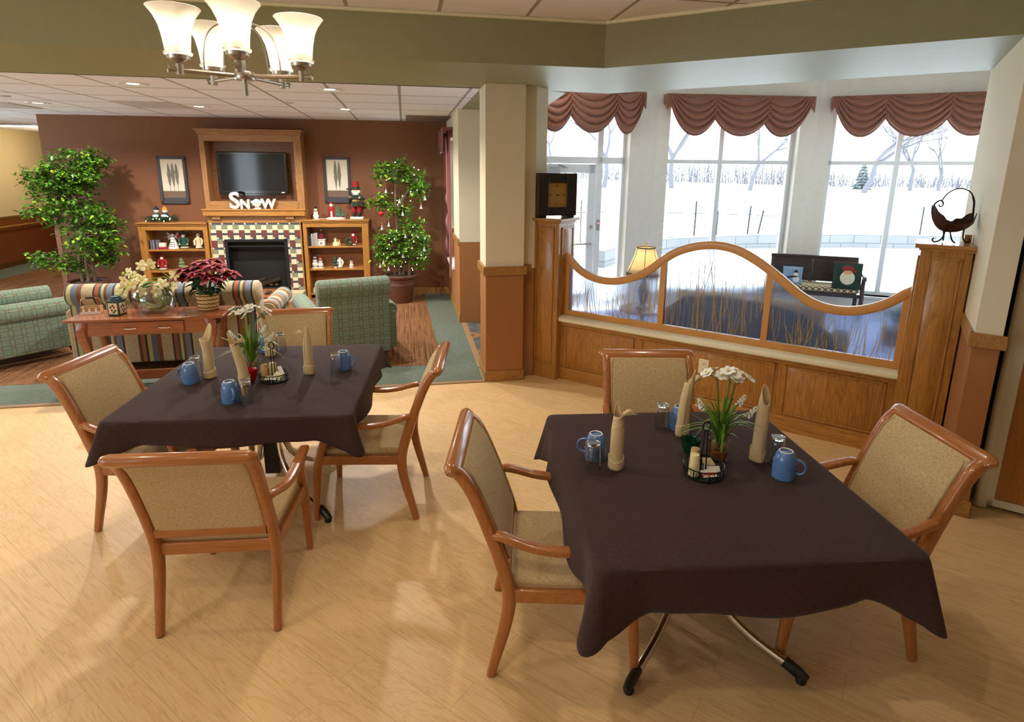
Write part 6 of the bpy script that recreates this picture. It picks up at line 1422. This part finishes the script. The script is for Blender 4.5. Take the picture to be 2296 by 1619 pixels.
# lamp on side table
st_ = thing('side_table', 'small dark side table under the glowing lamp, behind the screen', 'table', (1.42, 6.2, 0), R_(-20))
MB().lathe([(.001, .53), (.24, .53), (.25, .545), (.24, .56), (.001, .56)], 30, caps=False).build('tabletop', m_leg, st_); MB().lathe([(.15, 0), (.15, .02), (.03, .05), (.025, .53)], 20).build('pedestal', m_leg, st_)
tl = thing('table_lamp', 'lit table lamp with cream bell shade and fringed hem, before the window pier', 'lamp', (1.42, 6.2, .561), R_(15))
MB().lathe([(.08, 0), (.085, .015), (.03, .04), (.05, .12), (.065, .2), (.03, .3), (.012, .34), (.012, .46)], 20).build('base', plain('bronze', lin(84, 62, 44), .4, .6), tl)
tg = NT('lamp shade linen'); trn = tg.new('ShaderNodeBsdfTranslucent'); trn.inputs[0].default_value = (*lin(252, 238, 206), 1); mx = tg.new('ShaderNodeMixShader'); mx.inputs[0].default_value = .6; tg.col(lin(240, 226, 190)); tg.bs(.8); tg.l.new(tg.b.outputs[0], mx.inputs[1]); tg.l.new(trn.outputs[0], mx.inputs[2]); tg.l.new(mx.outputs[0], tg.out.inputs[0])
MB().lathe([(.192, .395), (.165, .455), (.135, .53), (.108, .60), (.097, .655)], 6 * 6, caps=False).build('lamp_shade', tg.m, tl, solid=.002)
b = MB(); b.lathe([(.194, .365), (.198, .38), (.194, .398)], 36, caps=False).lathe([(.098, .65), (.1, .66), (.096, .664)], 36, caps=False)
for k in range(6):
    a = k * PI / 3; b.tube([((r + .002) * cos(a), (r + .002) * sin(a), z) for r, z in ((.192, .395), (.165, .455), (.135, .53), (.108, .60), (.097, .655))], .003, 6)
b.build('shade_trim', plain('brown braid', lin(92, 70, 50), .8), tl)
b = MB()
for k in range(60): b.tube([(.194 * cos(k * PI / 30), .194 * sin(k * PI / 30), .368), (.194 * cos(k * PI / 30), .194 * sin(k * PI / 30), .34)], .0035, 4)
b.build('fringe', plain('tan fringe', lin(130, 104, 72), .9), tl)
MB().lathe([(.004, .655), (.004, .675), (.010, .685), (.012, .70), (.004, .712), (.008, .72), (.001, .726)], 12).build('finial', m_gold, tl)
MB().ball((0, 0, .54), .035).build('bulb', glow('lamp bulb', (1, .86, .62), 60), tl)
pp = thing('potted_plant', 'small dark-leaved potted plant before the window at right, beyond the screen', 'plant', (4.55, 6.75, 0))
MB().lathe([(.001, 0), (.1, 0), (.13, .22), (.12, .22), (.1, .2), (.001, .19)], 24, caps=False).build('pot', m_terra, pp)
b = MB(); rd = random.Random(8)
for i in range(16): a = rd.uniform(0, 6.28); blade(b, V((0, 0, .2)) + V((.05 * cos(a), .05 * sin(a), rd.uniform(.0, .2))), V((cos(a), sin(a), rd.uniform(.3, 1.6))), rd.uniform(.16, .26), .05, curl=.4)
b.build('leaves', plain('dark green leaf', lin(34, 58, 40), .5, nz=.2), pp, solid=.001, keep=True)

# ------------------------------------------------------------------ outside: snow, wall, fence, trees
m_snowg = plain('snow field', (.88, .9, .93), .9, nz=.02, nscale=.3)
b = MB()
b.prism([(-3, 9.3), (2.2, 9.3), (7.5, 8.2), (14, 4), (40, 10), (90, 60), (60, 140), (-60, 140), (-30, 40), (-6, 14)], -.4, -.14)
sg = struct(b.build('ground_snow', m_snowg))
b = MB()
b.grid(lambda a, c: V((-80 + 200 * a, 26 + 100 * c, -.12 + 1.7 * c ** .8 + (.9 - 1.5 * a) * c)), 12, 12); struct(b.build('ground_field', m_snowg))
def block_mat():
    t = NT('snowy retaining block'); br = t.new('ShaderNodeTexBrick'); t.set(br.inputs['Vector'], t.coord('UV')); br.inputs['Scale'].default_value = 1; br.inputs['Brick Width'].default_value = .75; br.inputs['Row Height'].default_value = .24; br.inputs['Mortar Size'].default_value = .012
    br.inputs['Color1'].default_value = (*lin(112, 114, 116), 1); br.inputs['Color2'].default_value = (*lin(104, 106, 109), 1); br.inputs['Mortar'].default_value = (*lin(78, 80, 84), 1); t.col(br.outputs[0]); t.bs(.9); return t.m
pts = [(2.1, 13.2), (2.9, 14.6), (4.5, 16.0), (7, 17.0), (10, 17.4), (14, 17.0), (18, 16.0)]
b = MB()
for p, q in zip(pts[:-1], pts[1:]):
    d = V((q[0] - p[0], q[1] - p[1], 0)).normalized(); n = V((-d.y, d.x, 0)) * .4; b.prism([p, q, (q[0] + n.x, q[1] + n.y), (p[0] + n.x, p[1] + n.y)], -.2, .24)
o = b.build('retaining_wall', block_mat()); tag(o, 'low curved pale block retaining wall in the snow outside', 'retaining wall')
m_post = plain('grey steel post', lin(34, 35, 42), .7)
FP = [((5.75, 18.6), 1.15, 0), ((6.2, 17.9), .9, 0), ((7.55, 18.9), 1.0, 2), ((7.75, 18.6), .9, 8), ((8.85, 19.2), 1.0, 2), ((14.0, 20.2), .95, 0), ((15.7, 20.2), .9, 8), ((17.0, 20.4), .95, 2)]
PL = ['leftmost fence post seen through the middle window', 'fence post second from left through the middle window', 'fence post just right of the middle mullion', 'leaning fence post right of the middle mullion', 'fence post at the right of the middle window', 'fence post at the left of the right window', 'leaning fence post in the right window', 'fence post left of the mullion in the right window']
for (p, h_, le), lb in zip(FP, PL):
    o = MB().tube([(0, 0, -.2), (0, 0, h_)], .027, 6).build('fence_post', m_post); tag(o, 'thin ' + lb, 'fence post', 'fence posts in the snow'); o.location = (*p, -.02); o.rotation_euler = (0, R_(le), 0)
o = MB().tube([(0, 17.5, .75), (3, 18.2, .8), (5.75, 18.6, .75), (7.6, 18.9, .7), (8.9, 19.2, .62)], .012, 5).build('fence_wire', m_post); tag(o, 'thin sagging fence wire crossing the snow outside', 'wire')
m_tbark = plain('glare-paled bark', lin(92, 91, 98), .9, nz=.15)  # grey-lilac tone imitates trees washed out by outdoor glare
def bare_tree(loc, H, label, seed, lean=0, spread=.55, depth=5):
    rd = random.Random(seed); b = MB()
    def br(p, d, L, r, k):
        q = p + d * L; m = p.lerp(q, .5) + V((rd.uniform(-1, 1), rd.uniform(-1, 1), 0)) * L * .06
        b.tube([p, m, q], [r, r * .85, r * .68], 5 if k > 2 else 4, caps=False)
        if k == 0: return
        for i in range(rd.choice((2, 3)) if k > 1 else 3):
            nd = (d + V((rd.uniform(-1, 1) * spread * 1.3, rd.uniform(-1, 1) * spread, rd.uniform(-.25, .5)))).normalized(); br(q if i else m.lerp(q, .8), nd, L * rd.uniform(.62, .85), r * rd.uniform(.5, .66), k - 1)
    br(V((0, 0, -.5)), V((lean, 0, 1)).normalized(), H * .3, H * .026, depth)
    o = b.build('bare_tree', m_tbark, sharp=80); tag(o, label, 'tree', 'bare winter trees'); o.location = loc
bare_tree((14.6, 55, .9), 10, 'thick bare forked tree at the left of the middle window', 3, -.05, .6); bare_tree((20.6, 52, .8), 8.5, 'bare spreading tree right of the mullion in the middle window', 8, .25, .7)
bare_tree((7.6, 50, 1.2), 8.5, 'slender bare tree above the exit door', 15, .02, .45); bare_tree((3.6, 50, 1.2), 7, 'thin bare tree at the left of the exit transom', 22, -.3, .5)
bare_tree((36.6, 55, .5), 8.2, 'bare tree at the right of the far right window', 31, 0, .5); bare_tree((39.2, 55, .5), 7.3, 'bushy bare tree at the right edge of the far right window', 40, .02, .5); bare_tree((46.5, 58, .4), 9.5, 'bare tree half hidden by the window swag at far right', 44, .05, .5)
bare_tree((29.2, 50, .6), 10, 'bare tree with long branches at the left of the right window', 52, .3, .65)
b = MB(); rd = random.Random(5)
b.tube([(0, 0, -.3), (0, 0, .5)], .1, 6)
for k in range(9): 
    z = .3 + .28 * k; r = 1.0 * (1 - k / 9.5)
    for i in range(12): a = rd.uniform(0, 6.28); b.tube([(0, 0, z + .1), (r * .6 * cos(a), r * .6 * sin(a), z + .05), (r * cos(a), r * sin(a), z - .1)], [.07, .12, .02], 5)
o = b.build('evergreen_tree', plain('grey evergreen', lin(66, 76, 78), .9, nz=.2)); tag(o, 'small grey green evergreen standing in the snow, left of the mullion in the right window', 'tree'); o.location = (33.2, 57, .3)
b = MB(); rd = random.Random(77)
for i in range(1500):
    f = rd.random(); x = 2 + 56 * f; y = 62 + rd.uniform(-1, 5); z0 = 1.6 - 1.1 * f; H = rd.uniform(.7, 2.6) * (1.2 if .2 < f < .5 else .8); dx = rd.gauss(0, .45)
    b.tube([(x, y, z0 - .3), (x + dx * .6, y, z0 + H * .6), (x + dx * 1.4, y, z0 + H)], [.03, .022, .01], 3, caps=False)
o = b.build('hedgerow', m_tbark); stuff(o, 'distant bare hedgerow paled as by glare along the edge of the snow field', 'hedgerow')
